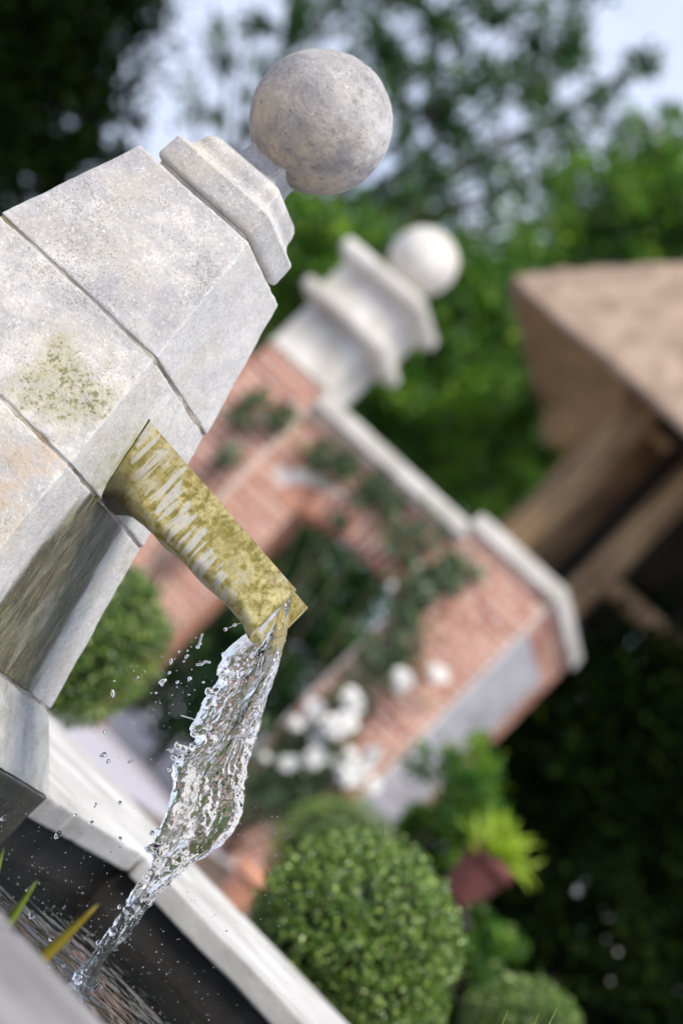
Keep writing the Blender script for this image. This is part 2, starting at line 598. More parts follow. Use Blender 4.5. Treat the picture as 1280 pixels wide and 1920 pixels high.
_g = G('clear water')
_g.set(Base_Color=(1, 1, 1), Roughness=0.0, IOR=1.333)
_g.b.inputs['Transmission Weight'].default_value = 1.0
_bm = _g.bump(_g.noise(1, 2, .5, _g.vec((130, 130, 60)), 1.5), .22, .004)
_g.set(Normal=_bm)
MAT['water_jet'] = _g.m
_g = G('water drops')
_g.set(Base_Color=(1, 1, 1), Roughness=0.0, IOR=1.333)
_g.b.inputs['Transmission Weight'].default_value = 1.0
MAT['drops'] = _g.m
_g = G('basin water')
_g.set(Base_Color=(.75, .8, .78), Roughness=.02, IOR=1.333)
_g.b.inputs['Transmission Weight'].default_value = 1.0
_g.set(Normal=_g.bump(_g.noise(30, 3, .5, None, .6), .10, .01))
MAT['water'] = _g.m

MAT['box_leaf'] = leaf_mat('box leaves', (.007, .030, .003), (.10, .22, .012), (.42, .52, .11), .2, .28, .9)
MAT['box_core'] = simple('box blocking core', (.006, .012, .004), (.015, .03, .008), 20, .95)
MAT['tree_leaf'] = leaf_mat('tree leaves', (.006, .034, .016), (.038, .115, .028), (.15, .26, .03), .35, .5, .25, 1.6)
MAT['tree_dark'] = leaf_mat('deep shade evergreen leaves', (.001, .003, .0015), (.004, .011, .003), (.018, .032, .004), .1, .7, .02)  # dark foliage, taken down to near black to hold deep shade
MAT['shrub_leaf'] = leaf_mat('shrub leaves', (.008, .045, .010), (.095, .25, .022), (.36, .50, .05), .4, .45, .3, 2.0)
MAT['ivy_leaf'] = leaf_mat('climber leaves', (.03, .065, .03), (.11, .17, .08), None, .25)
MAT['lime_leaf'] = leaf_mat('lime leaves', (.18, .30, .02), (.36, .50, .03), (.45, .58, .06), .5)
MAT['blade'] = leaf_mat('sword leaves', (.10, .20, .03), (.22, .30, .04), None, .4)
MAT['blade_yellow'] = leaf_mat('yellowing leaves', (.35, .30, .04), (.45, .36, .05), None, .4)

# ------------------------------------------------------------------ ground
def ground():
    V = [(-400, -60, 0), (400, -60, 0), (400, 700, 0), (-400, 700, 0)]
    g_ = link('ground', mesh('ground', V, [(0, 1, 2, 3)]), None, MAT['gravel'], kind='structure')
    # planting beds beside the path, slightly raised
    for k, (a0, a1, b0, b1) in enumerate([(-1.75, 3.2, 7.6, 11.1), (-.35, 3.2, 2.95, 7.6), (-9, -3.9, 3.2, 11.0)]):
        P = []
        F = []
        na, nb = 40, 40
        A, B = np.meshgrid(np.linspace(a0, a1, na), np.linspace(b0, b1, nb), indexing='ij')
        A, B = A.ravel(), B.ravel()
        ed = np.minimum(np.minimum(A - a0, a1 - A), np.minimum(B - b0, b1 - B))
        Z = -.01 + .05 * np.clip(ed / .15, 0, 1) + .012 * vnoise(np.stack([A, B, A * 0], 1), 6, k) * (ed > .02)
        W = C0 + A[:, None] * E1 + B[:, None] * E2; W[:, 2] = Z
        idx = np.arange(na * nb).reshape(na, nb)
        Q = np.stack([idx[:-1, :-1], idx[1:, :-1], idx[1:, 1:], idx[:-1, 1:]], -1).reshape(-1, 4)
        link('flower_bed', mesh('flower_bed', W, Q, True), None, MAT['soil'], kind='structure')
ground()

# ------------------------------------------------------------------ fountain column
Z0, Z1, Z2, Z3, Z4 = 1.3618, 1.0772, .8273, .4659, .3356
H0, TP, H4 = .1542, .2173, .4517
def hw(z): return H0 + TP * (Z0 - z)

colm = empty('fountain_column', C0, -PHI, label='tapered pale stone fountain column with ball finial and mossy water spout', cat='fountain')
J = .005
def course(zb, zt, mat, seed):
    # the course above oversails the bed joint a little; the arris below it is worn
    stone('stone_block', (hw(zb) + .003,) * 2, (hw(zt),) * 2, zb, zt, colm, mat, r=.0038, rough=.0013, n=52, seed=seed, chip=.0025)
course(Z1, Z0, MAT['stone_top'], 3)
course(Z2, Z1 - J, MAT['stone_green'], 11)
course(Z3, Z2 - J, MAT['stone_stain'], 23)
for zj, m in ((Z1, 'mortar'), (Z2, 'mortar'), (Z3, 'mortar')):
    h = hw(zj) - .0002
    stone('bed_joint', (h,) * 2, (h,) * 2, zj - J - .006, zj + .006, colm, MAT[m], r=.002, rough=.0012, n=30, seed=int(zj * 100), chip=0)
# splayed base and wet plinth
stone('base_splay', (H4, H4), (hw(Z3) + .004,) * 2, Z4 - .001, Z3 - J, colm, MAT['stone_wet'], r=.004, rough=.0016, n=44, seed=31, chip=.003)
stone('plinth', (H4 - .003,) * 2, (H4 - .003,) * 2, -.02, Z4 - .003, colm, MAT['stone_wet'], r=.004, rough=.002, n=30, seed=37, chip=.002)

# finial: square moulded cap, neck and ball
def square_loft(name, prof, parent, mat, per=18, rc=.006, seed=2, rough=.0012, closed=True, **kw):
    V, F = [], []
    rings = []
    for h, z in prof:
        ring = []
        r_ = min(rc, h * .4)
        for q in range(4):
            an0 = math.pi / 4 + q * math.pi / 2
            cx, cy_ = (h - r_) * [1, -1, -1, 1][q], (h - r_) * [1, 1, -1, -1][q]
            for k in range(5):
                an = q * math.pi / 2 + k / 4 * math.pi / 2
                ring.append((cx + r_ * math.cos(an), cy_ + r_ * math.sin(an), z))
            nx = [(-1, 1), (-1, -1), (1, -1), (1, 1)][q]
            ex, ey = (h - r_) * nx[0], (h - r_) * nx[1]
            sx, sy = ring[-1][0], ring[-1][1]
            an = (q + 1) * math.pi / 2
            tx, ty = ex + r_ * math.cos(an), ey + r_ * math.sin(an)
            for k in range(1, per):
                t = k / per
                ring.append((sx + (tx - sx) * t, sy + (ty - sy) * t, z))
        rings.append(ring)
    n = len(rings[0])
    P = np.array(rings).reshape(-1, 3)
    d = P.copy(); d[:, 2] = 0
    d /= np.linalg.norm(d, axis=1, keepdims=True)
    P = P + d * ((vnoise(P, 22, seed, 3) * rough + vnoise(P, 80, seed + 3, 2) * rough * .5)[:, None])
    for i in range(len(rings) - 1):
        for k in range(n):
            F.append((i * n + k, i * n + (k + 1) % n, (i + 1) * n + (k + 1) % n, (i + 1) * n + k))
    if closed: F.append(tuple(range(n))[::-1])
    F.append(tuple((len(rings) - 1) * n + k for k in range(n)))
    return link(name, mesh(name, P, F, True), parent, mat, **kw)

def dense(prof, m=4):
    out = []
    for (h0, z0), (h1, z1) in zip(prof[:-1], prof[1:]):
        for k in range(m): out.append((h0 + (h1 - h0) * k / m, z0 + (z1 - z0) * k / m))
    return out + [prof[-1]]

square_loft('cap_bed', dense([(.119, 1.358), (.119, 1.378)], 3), colm, MAT['stone_cap'], rough=.0025)
square_loft('finial_cap', dense([(.110, 1.376), (.124, 1.3765), (.1285, 1.380), (.130, 1.386), (.1285, 1.424), (.1285, 1.430), (.125, 1.4345),
            (.116, 1.438), (.108, 1.4425), (.1025, 1.449), (.100, 1.457), (.0995, 1.464), (.0985, 1.472), (.095, 1.481), (.089, 1.488),
            (.080, 1.4925), (.066, 1.495), (.056, 1.499), (.050, 1.506), (.047, 1.516), (.047, 1.545)], 3), colm, MAT['stone_cap'], rc=.007, seed=6)

def ball(name, ctr, r, parent, mat, seed=5, rough=.0016, sub=6):
    bm = bmesh.new()
    bmesh.ops.create_icosphere(bm, subdivisions=sub, radius=1)
    V = np.array([v.co[:] for v in bm.verts]); F = np.array([[v.index for v in f.verts] for f in bm.faces])
    bm.free()
    P = V * r + np.array(ctr)
    P = P + V * ((vnoise(P, 10, seed, 3) * rough + vnoise(P, 70, seed + 2, 3) * rough * .7)[:, None])
    return link(name, mesh(name, P, F, True), parent, mat)
ball('ball_finial', (.004, .0, 1.666), .1427, colm, MAT['stone_ball'])

# spout: open U trough carried out of the right-hand face
def spout():
    st = [(.215, .997, .808, .0735), (.270, .993, .826, .0732), (.279, .992, .834, .0731), (.288, .991, .842, .0729), (.300, .990, .8485, .0727), (.33, .9875, .8515, .0725)]
    for a in np.linspace(.36, .60, 13):
        t = (a - .33) / (.673 - .33)
        st.append((a, .9875 + (.957 - .9875) * t, .8515 + .002 * math.sin(a * 60), .0725))
    st += [(.615, .962, .8505, .0725), (.63, .9607, .8475, .0725), (.645, .9594, .843, .0725), (.657, .9584, .838, .0725), (.668, .9574, .834, .0725), (.673, .957, .834, .0715)]
    tw = .0135
    rings = []
    for a, zt, zb, w in st:
        ring = []
        rc = .026
        tip = a > .67
        # outer: down the near wall, round the bottom, up the far wall
        for k in range(9): ring.append((a, -w, zt + (zb + rc - zt) * k / 8))
        for k in range(1, 8):
            an = math.pi + k / 8 * math.pi / 2
            ring.append((a, -w + rc + rc * math.cos(an), zb + rc + rc * math.sin(an)))
        for k in range(5): ring.append((a, (-w + rc) + (2 * w - 2 * rc) * k / 4, zb))
        for k in range(1, 8):
            an = 1.5 * math.pi + k / 8 * math.pi / 2
            ring.append((a, w - rc + rc * math.cos(an), zb + rc + rc * math.sin(an)))
        for k in range(9): ring.append((a, w, zb + rc + (zt - zb - rc) * k / 8))
        wi = w - tw; ri = rc - tw * .8; zi = zb + .016
        for k in range(9): ring.append((a, wi, zt + (zi + ri - zt) * k / 8))
        for k in range(1, 8):
            an = -k / 8 * math.pi / 2
            ring.append((a, wi - ri + ri * math.cos(an), zi + ri + ri * math.sin(an)))
        for k in range(5): ring.append((a, (wi - ri) - (2 * wi - 2 * ri) * k / 4, zi))
        for k in range(1, 8):
            an = -math.pi / 2 - k / 8 * math.pi / 2
            ring.append((a, -wi + ri + ri * math.cos(an), zi + ri + ri * math.sin(an)))
        for k in range(9): ring.append((a, -wi, zi + ri + (zt - zi - ri) * k / 8))
        rings.append(ring)
    n = len(rings[0])
    P = np.array(rings).reshape(-1, 3)
    P[:, 1:] += np.stack([vnoise(P, 30, 3, 2) * .0008, vnoise(P, 30, 8, 2) * .0008], 1)
    F = []
    for i in range(len(rings) - 1):
        for k in range(n):
            F.append((i * n + k, (i + 1) * n + k, (i + 1) * n + (k + 1) % n, i * n + (k + 1) % n))
    m = n // 2
    for base, flip in ((0, False), ((len(rings) - 1) * n, True)):
        for k in range(m - 1):
            q = (base + k, base + k + 1, base + n - 2 - k, base + n - 1 - k)
            F.append(q if not flip else q[::-1])
    o = link('spout', mesh('spout', P, F, False), colm, MAT['spout'], label='mossy yellow-green stone spout')
    o.data.polygons.foreach_set('use_smooth', np.ones(len(o.data.polygons), bool))
    md = o.modifiers.new('edges', 'EDGE_SPLIT'); md.split_angle = R(40)
    return o
spout()
# thin dark strip along the root of the spout
V = []
for zz_, bb in ((.815, -.0775), (.998, -.0775), (.998, -.0725), (.815, -.0725)):
    V += [(hw(zz_) - .02, bb, zz_), (hw(zz_) + .0035, bb, zz_)]
link('spout_root_strip', mesh('spout_root_strip', V, [(0, 2, 3, 1), (2, 4, 5, 3), (4, 6, 7, 5), (6, 0, 1, 7), (1, 3, 5, 7), (0, 6, 4, 2)]), colm, MAT['crevice'])

# ------------------------------------------------------------------ basin
BI0, BI1, BO = -1.18, 1.275, 1.19       # inner faces front and back, coping width
AR = 2.35                               # inner face on the right
basin = empty('fountain_basin', C0, -PHI, label='raised rectangular pool of pale coping stones below the spout', cat='pool')
ZC, TC = Z4 - .001, .064
def slab(a0, a1, b0, b1, seed, m='coping'):
    g_ = .0025
    stone('coping_stone', ((a1 - a0) / 2 - g_, (b1 - b0) / 2 - g_), ((a1 - a0) / 2 - g_, (b1 - b0) / 2 - g_), ZC - TC, ZC, basin, MAT[m],
          r=.007, rough=.0012, n=14, seed=seed, ctr=((a0 + a1) / 2, (b0 + b1) / 2), chip=.003)
s_ = 50
AI = .4455
# side the column stands on, behind and in front of its plinth
for b0, b1 in ((.4545, .665), (.665, 1.275), (1.275, 1.87), (1.87, 2.465)):
    slab(-.80, AI, b0, b1, s_); s_ += 1
for b0, b1 in ((-1.0, -.4545), (-1.6, -1.0), (-2.37, -1.6)):
    slab(-.80, AI, b0, b1, s_); s_ += 1
slab(-.80, -.4545, -.4545, .4545, s_)
# back and front
for k in range(3):
    a0 = AI + k * .64
    slab(a0, a0 + .64, BI1, BI1 + .62, s_); slab(a0, a0 + .64, BI1 + .62, BI1 + BO, s_ + 1)
    slab(a0, a0 + .64, BI0 - .62, BI0, s_ + 2, 'coping_dark'); slab(a0, a0 + .64, BI0 - BO, BI0 - .62, s_ + 3, 'coping_dark'); s_ += 4
for k in range(4):
    slab(AR + .016, AR + .6, -2.37 + k * 1.208, -2.37 + (k + 1) * 1.208, s_); s_ += 1
# walls under the coping, set back
zc = ZC - TC - .001
for lo, hi in (((-.78, .456, 0), (AI - .03, 2.43, zc)), ((-.78, -2.34, 0), (AI - .03, -.456, zc)),
               ((AI - .028, BI1 + .03, 0), (AR + .03, 2.43, zc)), ((AI - .028, -2.34, 0), (AR + .03, BI0 - .03, zc)),
               ((AR + .032, -2.34, 0), (AR + .57, 2.43, zc))):
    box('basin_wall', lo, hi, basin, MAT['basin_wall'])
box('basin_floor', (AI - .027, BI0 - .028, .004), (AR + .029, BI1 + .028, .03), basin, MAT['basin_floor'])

# ------------------------------------------------------------------ water
ZW = .172
IMP = np.array([.885, -.01])
def pool_water():
    na, nb = 240, 300
    A, B = np.meshgrid(np.linspace(AI - .026, AR + .028, na), np.linspace(BI0 - .027, BI1 + .027, nb), indexing='ij')
    A, B = A.ravel(), B.ravel()
    d = np.hypot(A - IMP[0], B - IMP[1])
    P = np.stack([A, B, np.zeros_like(A)], 1)
    msk = np.clip(vnoise(P, 3.5, 77, 2) * 1.6 + .55, 0, 1) * np.exp(-d / .6)
    z = .0055 * vnoise(P * [1, .55, 1], 26, 5, 2) * msk + .0035 * np.sin(d * 62 + 4 * vnoise(P, 4, 4)) * np.exp(-d / .22) + .0045 * vnoise(P, 6, 1, 2) * np.exp(-d / .35) + .0003 * vnoise(P, 20, 2, 2)
    z += .006 * vnoise(P, 24, 12, 2) * np.exp(-d / .16)
    P[:, 2] = ZW + z
    idx = np.arange(na * nb).reshape(na, nb)
    Q = np.stack([idx[:-1, :-1], idx[1:, :-1], idx[1:, 1:], idx[:-1, 1:]], -1).reshape(-1, 4)
    o = link('water', mesh('water', P, Q, True), None, MAT['water'], kind='structure')
    o.location = C0; o.rotation_euler = (0, 0, -PHI)
pool_water()

def plane_hit(x, y, b):
    d = ray(x, y); o = np.array([0, 0, CAMZ])
    t = E2 @ (C0 + b * E2 - o) / (E2 @ d)
    return loc(o + t * d)

jet = empty('water_jet', wld(.68, 0, ZW), -PHI, label='clear splashing stream of water falling from the spout', cat='water')
def to_jet(P): return np.asarray(P) - np.array([.68, 0, ZW])

EDGE = [((474, 1180), (545, 1120)), ((470, 1196), (541, 1152)), ((425, 1232), (537, 1200)), ((413, 1285), (522, 1265)), ((392, 1305), (500, 1320)), ((372, 1350), (484, 1365)),
        ((360, 1395), (468, 1410)), ((325, 1430), (456, 1462)), ((318, 1490), (450, 1505)), ((300, 1540), (440, 1545)), ((285, 1580), (402, 1590)),
        ((285, 1612), (350, 1622)), ((262, 1655), (312, 1662)), ((242, 1695), (275, 1703)), ((210, 1740), (243, 1748)), ((177, 1785), (203, 1797)), ((138, 1835), (172, 1855)), ((118, 1850), (166, 1875))]
def build_jet():
    L = np.array([plane_hit(*l, 0.) for l, r in EDGE]); Rr = np.array([plane_hit(*r, 0.) for l, r in EDGE])
    s = np.linspace(0, len(EDGE) - 1, 420)
    i = np.minimum(s.astype(int), len(EDGE) - 2); t = (s - i)[:, None]
    def cr(P):
        p0 = P[np.maximum(i - 1, 0)]; p1 = P[i]; p2 = P[i + 1]; p3 = P[np.minimum(i + 2, len(P) - 1)]
        return .5 * (2 * p1 + (p2 - p0) * t + (2 * p0 - 5 * p1 + 4 * p2 - p3) * t ** 2 + (3 * p1 - p0 - 3 * p2 + p3) * t ** 3)
    L, Rr = cr(L), cr(Rr)
    c = (L + Rr) / 2; h = (Rr - L) / 2
    m = 96
    V = np.zeros((len(s), m, 3))
    an = np.linspace(0, 2 * math.pi, m, endpoint=False)
    u = np.linspace(0, 1, len(s))
    dep = np.interp(u, [0, .08, .3, .55, .7, .85, 1], [.050, .052, .040, .034, .022, .013, .012])
    tw = np.interp(u, [0, .2, .6, 1], [0, .1, .5, .9])
    for k in range(m):
        ca, sa = math.cos(an[k]), math.sin(an[k])
        fl = np.sign(sa) * abs(sa) ** .8
        # a folded sheet: thin in the middle, thicker rims
        thin = (.42 + .58 * abs(ca) ** 2)
        V[:, k] = c + h * ca
        V[:, k, 1] += dep * fl * thin + .022 * np.sin(ca * 3 + u * 9) * (1 - .7 * u) * np.interp(u, [0, .12], [.2, 1])
    P = V.reshape(-1, 3)
    U = np.repeat(u, m); A = np.tile(an, len(s))
    # ripples drawn out along the fall
    Q = np.stack([np.cos(A) * 1.2, np.sin(A) * 1.2, U * 7], 1)
    Q2 = np.stack([P[:, 0] * 1, P[:, 1], P[:, 2] * .45], 1)
    n1 = vnoise(Q, 2.2, 3, 3); n2 = vnoise(Q2, 112, 9, 2); n3 = vnoise(P, 55, 21, 3)
    ctr = np.repeat(c, m, 0)
    d = P - ctr
    ln = np.linalg.norm(d, axis=1, keepdims=True); dn = d / np.maximum(ln, 1e-6)
    amp = np.interp(U, [0, .05, .15, .7, 1], [.15, .35, 1, .8, .5])
    left = np.clip(-np.cos(A), 0, 1) ** 3           # ragged leading edge
    rag = np.clip(vnoise(np.stack([U * 26, A * .3, U * 0], 1), 1., 44, 3), -.2, 1)
    n4 = vnoise(Q2, 150, 31, 2)
    n5 = vnoise(np.stack([np.cos(A) * 7, np.sin(A) * 7, U * 11 + np.cos(A)], 1), 1., 61, 2)
    disp = amp * (.0042 * n5 * (.35 + .65 * np.clip(np.cos(A) + .3, 0, 1)) + .004 * n1 + .0038 * n2 + .0018 * n3 + .0014 * n4) + left * rag * .016 * np.interp(U, [0, .08, .2, .62, .75, 1], [0, .5, 1, 1, .3, .1])
    P = P + dn * disp[:, None]
    idx = np.arange(len(P)).reshape(len(s), m)
    F = np.stack([idx[:-1], idx[1:], np.roll(idx[1:], -1, 1), np.roll(idx[:-1], -1, 1)], -1).reshape(-1, 4)
    F = [tuple(f) for f in F] + [tuple(idx[0]), tuple(idx[-1][::-1])]
    return to_jet(P), F
jv, jf = build_jet()
jv = [tuple(v) for v in jv]
# beads and fingers thrown off the ragged edge are merged into the stream
def add_ball(V, F, p, r, sc=(1, 1, 1), sub=2):
    bm = bmesh.new(); bmesh.ops.create_icosphere(bm, subdivisions=sub, radius=1)
    o = len(V)
    for v in bm.verts: V.append((p[0] + v.co.x * r * sc[0], p[1] + v.co.y * r * sc[1], p[2] + v.co.z * r * sc[2]))
    for f in bm.faces: F.append(tuple(o + v.index for v in f.verts))
    bm.free()
g2 = np.random.default_rng(21)
for (x, y, r) in [(421, 1228, .006), (405, 1290, .006), (393, 1297, .009), (398, 1306, .007), (380, 1333, .0055), (372, 1352, .007), (385, 1352, .008), (335, 1398, .008), (322, 1407, .0045),
                  (345, 1402, .009), (327, 1420, .006), (318, 1443, .0045), (330, 1438, .007), (296, 1560, .007), (285, 1562, .005), (300, 1575, .012), (432, 1440, .013), (440, 1480, .008),
                  (245, 1690, .008), (238, 1705, .007), (212, 1745, .008), (186, 1768, .006), (160, 1822, .009), (150, 1836, .010), (140, 1850, .011), (415, 1260, .007), (365, 1375, .008)]:
    p = to_jet(plane_hit(x, y, g2.uniform(-.015, .02)))
    add_ball(jv, jf, p, r * 1.05)
for pts, r in [([(463, 1166), (452, 1168), (440, 1172), (428, 1178)], .0011), ([(372, 1352), (356, 1346), (345, 1343), (339, 1341)], .0016), ([(335, 1402), (322, 1405), (312, 1406)], .0018),
               ([(440, 1222), (430, 1225), (420, 1229)], .0022), ([(395, 1242), (385, 1240), (378, 1246), (368, 1246)], .0028), ([(380, 1188), (372, 1212)], .0022)]:
    q = [to_jet(plane_hit(x, y, .0)) for x, y in pts]
    v, f = tube_mesh(q, [r] * len(q), 8)
    o = len(jv); jv += [tuple(a) for a in v]; jf += [tuple(i + o for i in k) for k in f]
me = mesh('stream', jv, jf, True)
stream = link('stream', me, jet, MAT['water_jet'])
md = stream.modifiers.new('remesh', 'REMESH'); md.mode = 'VOXEL'; md.voxel_size = .0012; md.use_smooth_shade = True
md = stream.modifiers.new('smooth', 'SMOOTH'); md.factor = .4; md.iterations = 1

# single drops, and the fine spray
DROPS = [(440, 1172, .0035), (423, 1180, .0038), (371, 1213, .0042), (376, 1207, .003), (350, 1231, .003), (321, 1240, .0035), (352, 1220, .0022), (318, 1261, .003), (356, 1272, .0045), (306, 1277, .0045),
         (304, 1283, .0035), (333, 1279, .003), (382, 1279, .0026), (293, 1299, .0025), (212, 1300, .0045), (215, 1277, .0024), (259, 1270, .0022), (196, 1373, .004), (194, 1416, .0058), (203, 1428, .0045),
         (244, 1428, .0032), (225, 1505, .0042), (179, 1510, .0025), (142, 1528, .003), (172, 1542, .0035), (109, 1565, .0055), (225, 1572, .0045), (10, 1533, .005), (336, 1222, .0024), (345, 1240, .002),
         (55, 1667, .004), (103, 1782, .005), (225, 1700, .004), (270, 1650, .002), (225, 1590, .0025), (98, 1760, .005), (95, 1810, .005), (174, 1850, .006), (120, 1810, .004), (60, 1715, .006)]
bm = bmesh.new(); bmesh.ops.create_icosphere(bm, subdivisions=3, radius=1)
DV = np.array([v.co[:] for v in bm.verts]); DF = np.array([[v.index for v in f.verts] for f in bm.faces]); bm.free()
drop_meshes = []
for k in range(3):
    P = DV * np.array([1, 1, (1, 1.25, .9)[k]]) + DV * (vnoise(DV, 1.3, k, 2) * .16)[:, None]
    me = mesh('droplet', P, DF, True); me.materials.append(MAT['drops']); drop_meshes.append(me)
for k, (x, y, r) in enumerate(DROPS):
    o = link('droplet', drop_meshes[k % 3], jet)
    o.location = to_jet(plane_hit(x, y, g2.uniform(-.06, .08)))
    st = g2.choice([1., 1., 1.5, 2.1])
    o.scale = (r * .9, r * .9, r * st * .9)
    o.rotation_euler = (g2.uniform(-.5, .5), g2.uniform(-.9, .4), 0)
bm = bmesh.new(); bmesh.ops.create_icosphere(bm, subdivisions=1, radius=1)
SV = np.array([v.co[:] for v in bm.verts]); SF = np.array([[v.index for v in f.verts] for f in bm.faces]); bm.free()
Vs, Fs = [], []; o_ = 0
def spray(p, r):
    global o_
    Vs.append(SV * r + p); Fs.append(SF + o_); o_ += len(SV)
for k in range(640):
    if k < 90:
        x, y = 330 + g2.normal() * 75, 1290 + g2.normal() * 95
        if x > 400: continue
        p = to_jet(plane_hit(x, y, g2.uniform(-.1, .12))); r = g2.uniform(.0006, .0016)
    elif k < 400:
        q = g2.normal(size=2) * [.16, .18]
        zz = ZW + .01 + abs(g2.normal()) * .085
        p = to_jet((IMP[0] + q[0] - .06, IMP[1] + q[1], zz)); r = g2.uniform(.0008, .0022)
    else:
        x, y = g2.uniform(0, 560), g2.uniform(1500, 1910)
        p = to_jet(plane_hit(x, y, g2.uniform(-.15, .15))); r = g2.uniform(.0005, .0013)
        if p[2] < .02: continue
    spray(p, r)
me = mesh('spray', np.concatenate(Vs), np.concatenate(Fs), True)
link('spray', me, jet, MAT['drops'], kind='stuff')

# ------------------------------------------------------------------ pool plants
def blade(name, base, tip, width, parent, mat, bend=.1, side=None):
    base, tip = np.array(base, float), np.array(tip, float)
    n = 14
    V, F = [], []
    ax = tip - base
    sd = np.array(side if side is not None else (1, -.3, 0.)); sd = sd / np.linalg.norm(sd)
    out = np.cross(ax, sd); out /= np.linalg.norm(out)
    for i in range(n + 1):
        t = i / n
        p = base + ax * t + out * bend * math.sin(t * math.pi) * np.linalg.norm(ax)
        w = width * (1 - t ** 2.2) ** .8 * .5 + .0004
        V += [p - sd * w, p + out * w * .35, p + sd * w, p - out * w * .1]
    for i in range(n):
        for k in range(4):
            F.append((i * 4 + k, i * 4 + (k + 1) % 4, i * 4 + 4 + (k + 1) % 4, i * 4 + 4 + k))
    F.append((0, 3, 2, 1)); F.append((4 * n, 4 * n + 1, 4 * n + 2, 4 * n + 3))
    return link(name, mesh(name, V, F, True), parent, mat)

p0 = at(60, 1800, 3.3)
iris = empty('water_iris', (p0[0], p0[1], .03), 0, label='clump of narrow yellow-green leaves in the pool by the near rim', cat='plant')
o3 = np.array([p0[0], p0[1], .03])
blade('leaf', (0, 0, 0), at(185, 1695, 3.25) - o3, .029, iris, MAT['blade_yellow'], .03)
blade('leaf', (-.03, .02, 0), at(70, 1650, 3.35) - o3, .026, iris, MAT['blade'], .05)
blade('leaf', (.02, .03, 0), at(8, 1590, 3.5) - o3, .020, iris, MAT['blade'], -.04)
p1 = wld(1.72, .35, 0)
sedge = empty('pool_sedge', (p1[0], p1[1], .03), 0, label='few thin green blades at the bottom edge before the box balls', cat='plant')
o3 = np.array([p1[0], p1[1], .03])
for k, (x, y, d) in enumerate([(952, 1893, 4.2), (1048, 1882, 4.25), (1010, 1900, 4.3), (925, 1925, 4.3), (985, 1930, 4.25), (1090, 1940, 4.3)]):
    blade('leaf', (.015 * k - .04, .01 * (k % 3), 0), at(x, y, d) - o3, .008, sedge, MAT['blade'], .02 * (-1) ** k)

# ------------------------------------------------------------------ box balls
def topiary(name, x, y, d, rpx, up=1.0, n=16000, leaf=.017, label='', stem=True, seed=1, pot=False):
    c = at(x, y, d)
    r = rpx / FPX * d
    g = np.random.default_rng(seed)
    root = empty(name, (c[0], c[1], 0), 0, label=label, cat='topiary', group='clipped box balls round the pool')
    V = unit(n, g)
    depth = g.uniform(0, 1, n) ** 1.6
    lump = 1 + .085 * vnoise(V * 1.0, 2.6, seed, 3) + .06 * vnoise(V, 8, seed + 3, 2)
    keep = vnoise(V, 11, seed + 8, 2) + g.uniform(-.25, .25, n) > -.38
    V, depth, lump = V[keep], depth[keep], lump[keep]; n = len(V)
    P = V * (r * lump * (1.0 - .17 * depth))[:, None] * np.array([1, 1, up]) + np.array([0, 0, c[2]])
    # a few unclipped shoots
    k = n // 30
    P[:k] += V[:k] * (g.uniform(0, .09, k) * r * 1.2)[:, None]
    lv, lf = leaf_cards(P, leaf, V, .35, .6, g)
    link('foliage', mesh('foliage', lv, lf, False), root, MAT['box_leaf'], kind='stuff')
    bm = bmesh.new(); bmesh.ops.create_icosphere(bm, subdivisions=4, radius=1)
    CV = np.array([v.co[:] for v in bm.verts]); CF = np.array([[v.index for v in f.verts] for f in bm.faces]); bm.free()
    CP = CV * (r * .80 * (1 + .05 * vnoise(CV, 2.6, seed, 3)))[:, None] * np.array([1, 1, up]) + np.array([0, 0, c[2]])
    link('blocking_core', mesh('blocking_core', CP, CF, True), root, MAT['box_core'])  # solid dark core added to block light between the leaves
    bot = c[2] - r * up
    if pot:
        ht = max(.15, bot + .06)
        lathe('pot', [(r * .5, .0), (r * .62, ht * .7), (r * .68, ht * .82), (r * .74, ht * .83), (r * .74, ht), (r * .64, ht), (r * .60, ht * .9)], root, MAT['dark_terracotta'])
    elif bot > 0.02:
        tubes('stem', [([(0, 0, 0), (.01, .0, bot * .5), (0, 0, bot + r * .3)], [.03, .026, .02])], root, MAT['bark'])
    return root
topiary('box_ball', 664, 1776, 6.7, 206, .98, 36000, .0165, 'large round clipped box ball just behind the pool rim', seed=3)
topiary('box_ball', 628, 1622, 13, 132, 1.0, 9000, .024, 'blurred box ball peeping over the large one before the roses', seed=5)
topiary('box_ball', 150, 1205, 8.5, 147, 1.2, 12000, .022, 'tall egg-shaped box ball half hidden by the fountain column', seed=7)
topiary('box_ball', 975, 1945, 9, 117, 1.0, 7000, .020, 'small potted box ball at the bottom edge right of the large one', seed=9, pot=True)

# ------------------------------------------------------------------ brick garden wall
BW = 11.336
brick_cache = {}
def brick_mesh(l, d, h, key=0):
    k = (round(l, 4), round(d, 4), round(h, 4), key)
    if k not in brick_cache:
        bm = bmesh.new(); bmesh.ops.create_cube(bm, size=1)
        for v in bm.verts: v.co = Vector((v.co.x * l, v.co.y * d, v.co.z * h))
        bmesh.ops.bevel(bm, geom=bm.edges[:], offset=.004, segments=1, affect='EDGES')
        gg = random.Random(key * 7 + 1)
        for v in bm.verts: v.co += Vector((gg.uniform(-1, 1), gg.uniform(-1, 1), gg.uniform(-1, 1))) * .0018
        me = bpy.data.meshes.new('brick'); bm.to_mesh(me); bm.free()
        me.materials.append(MAT['brick'])
        brick_cache[k] = me
    return brick_cache[k]

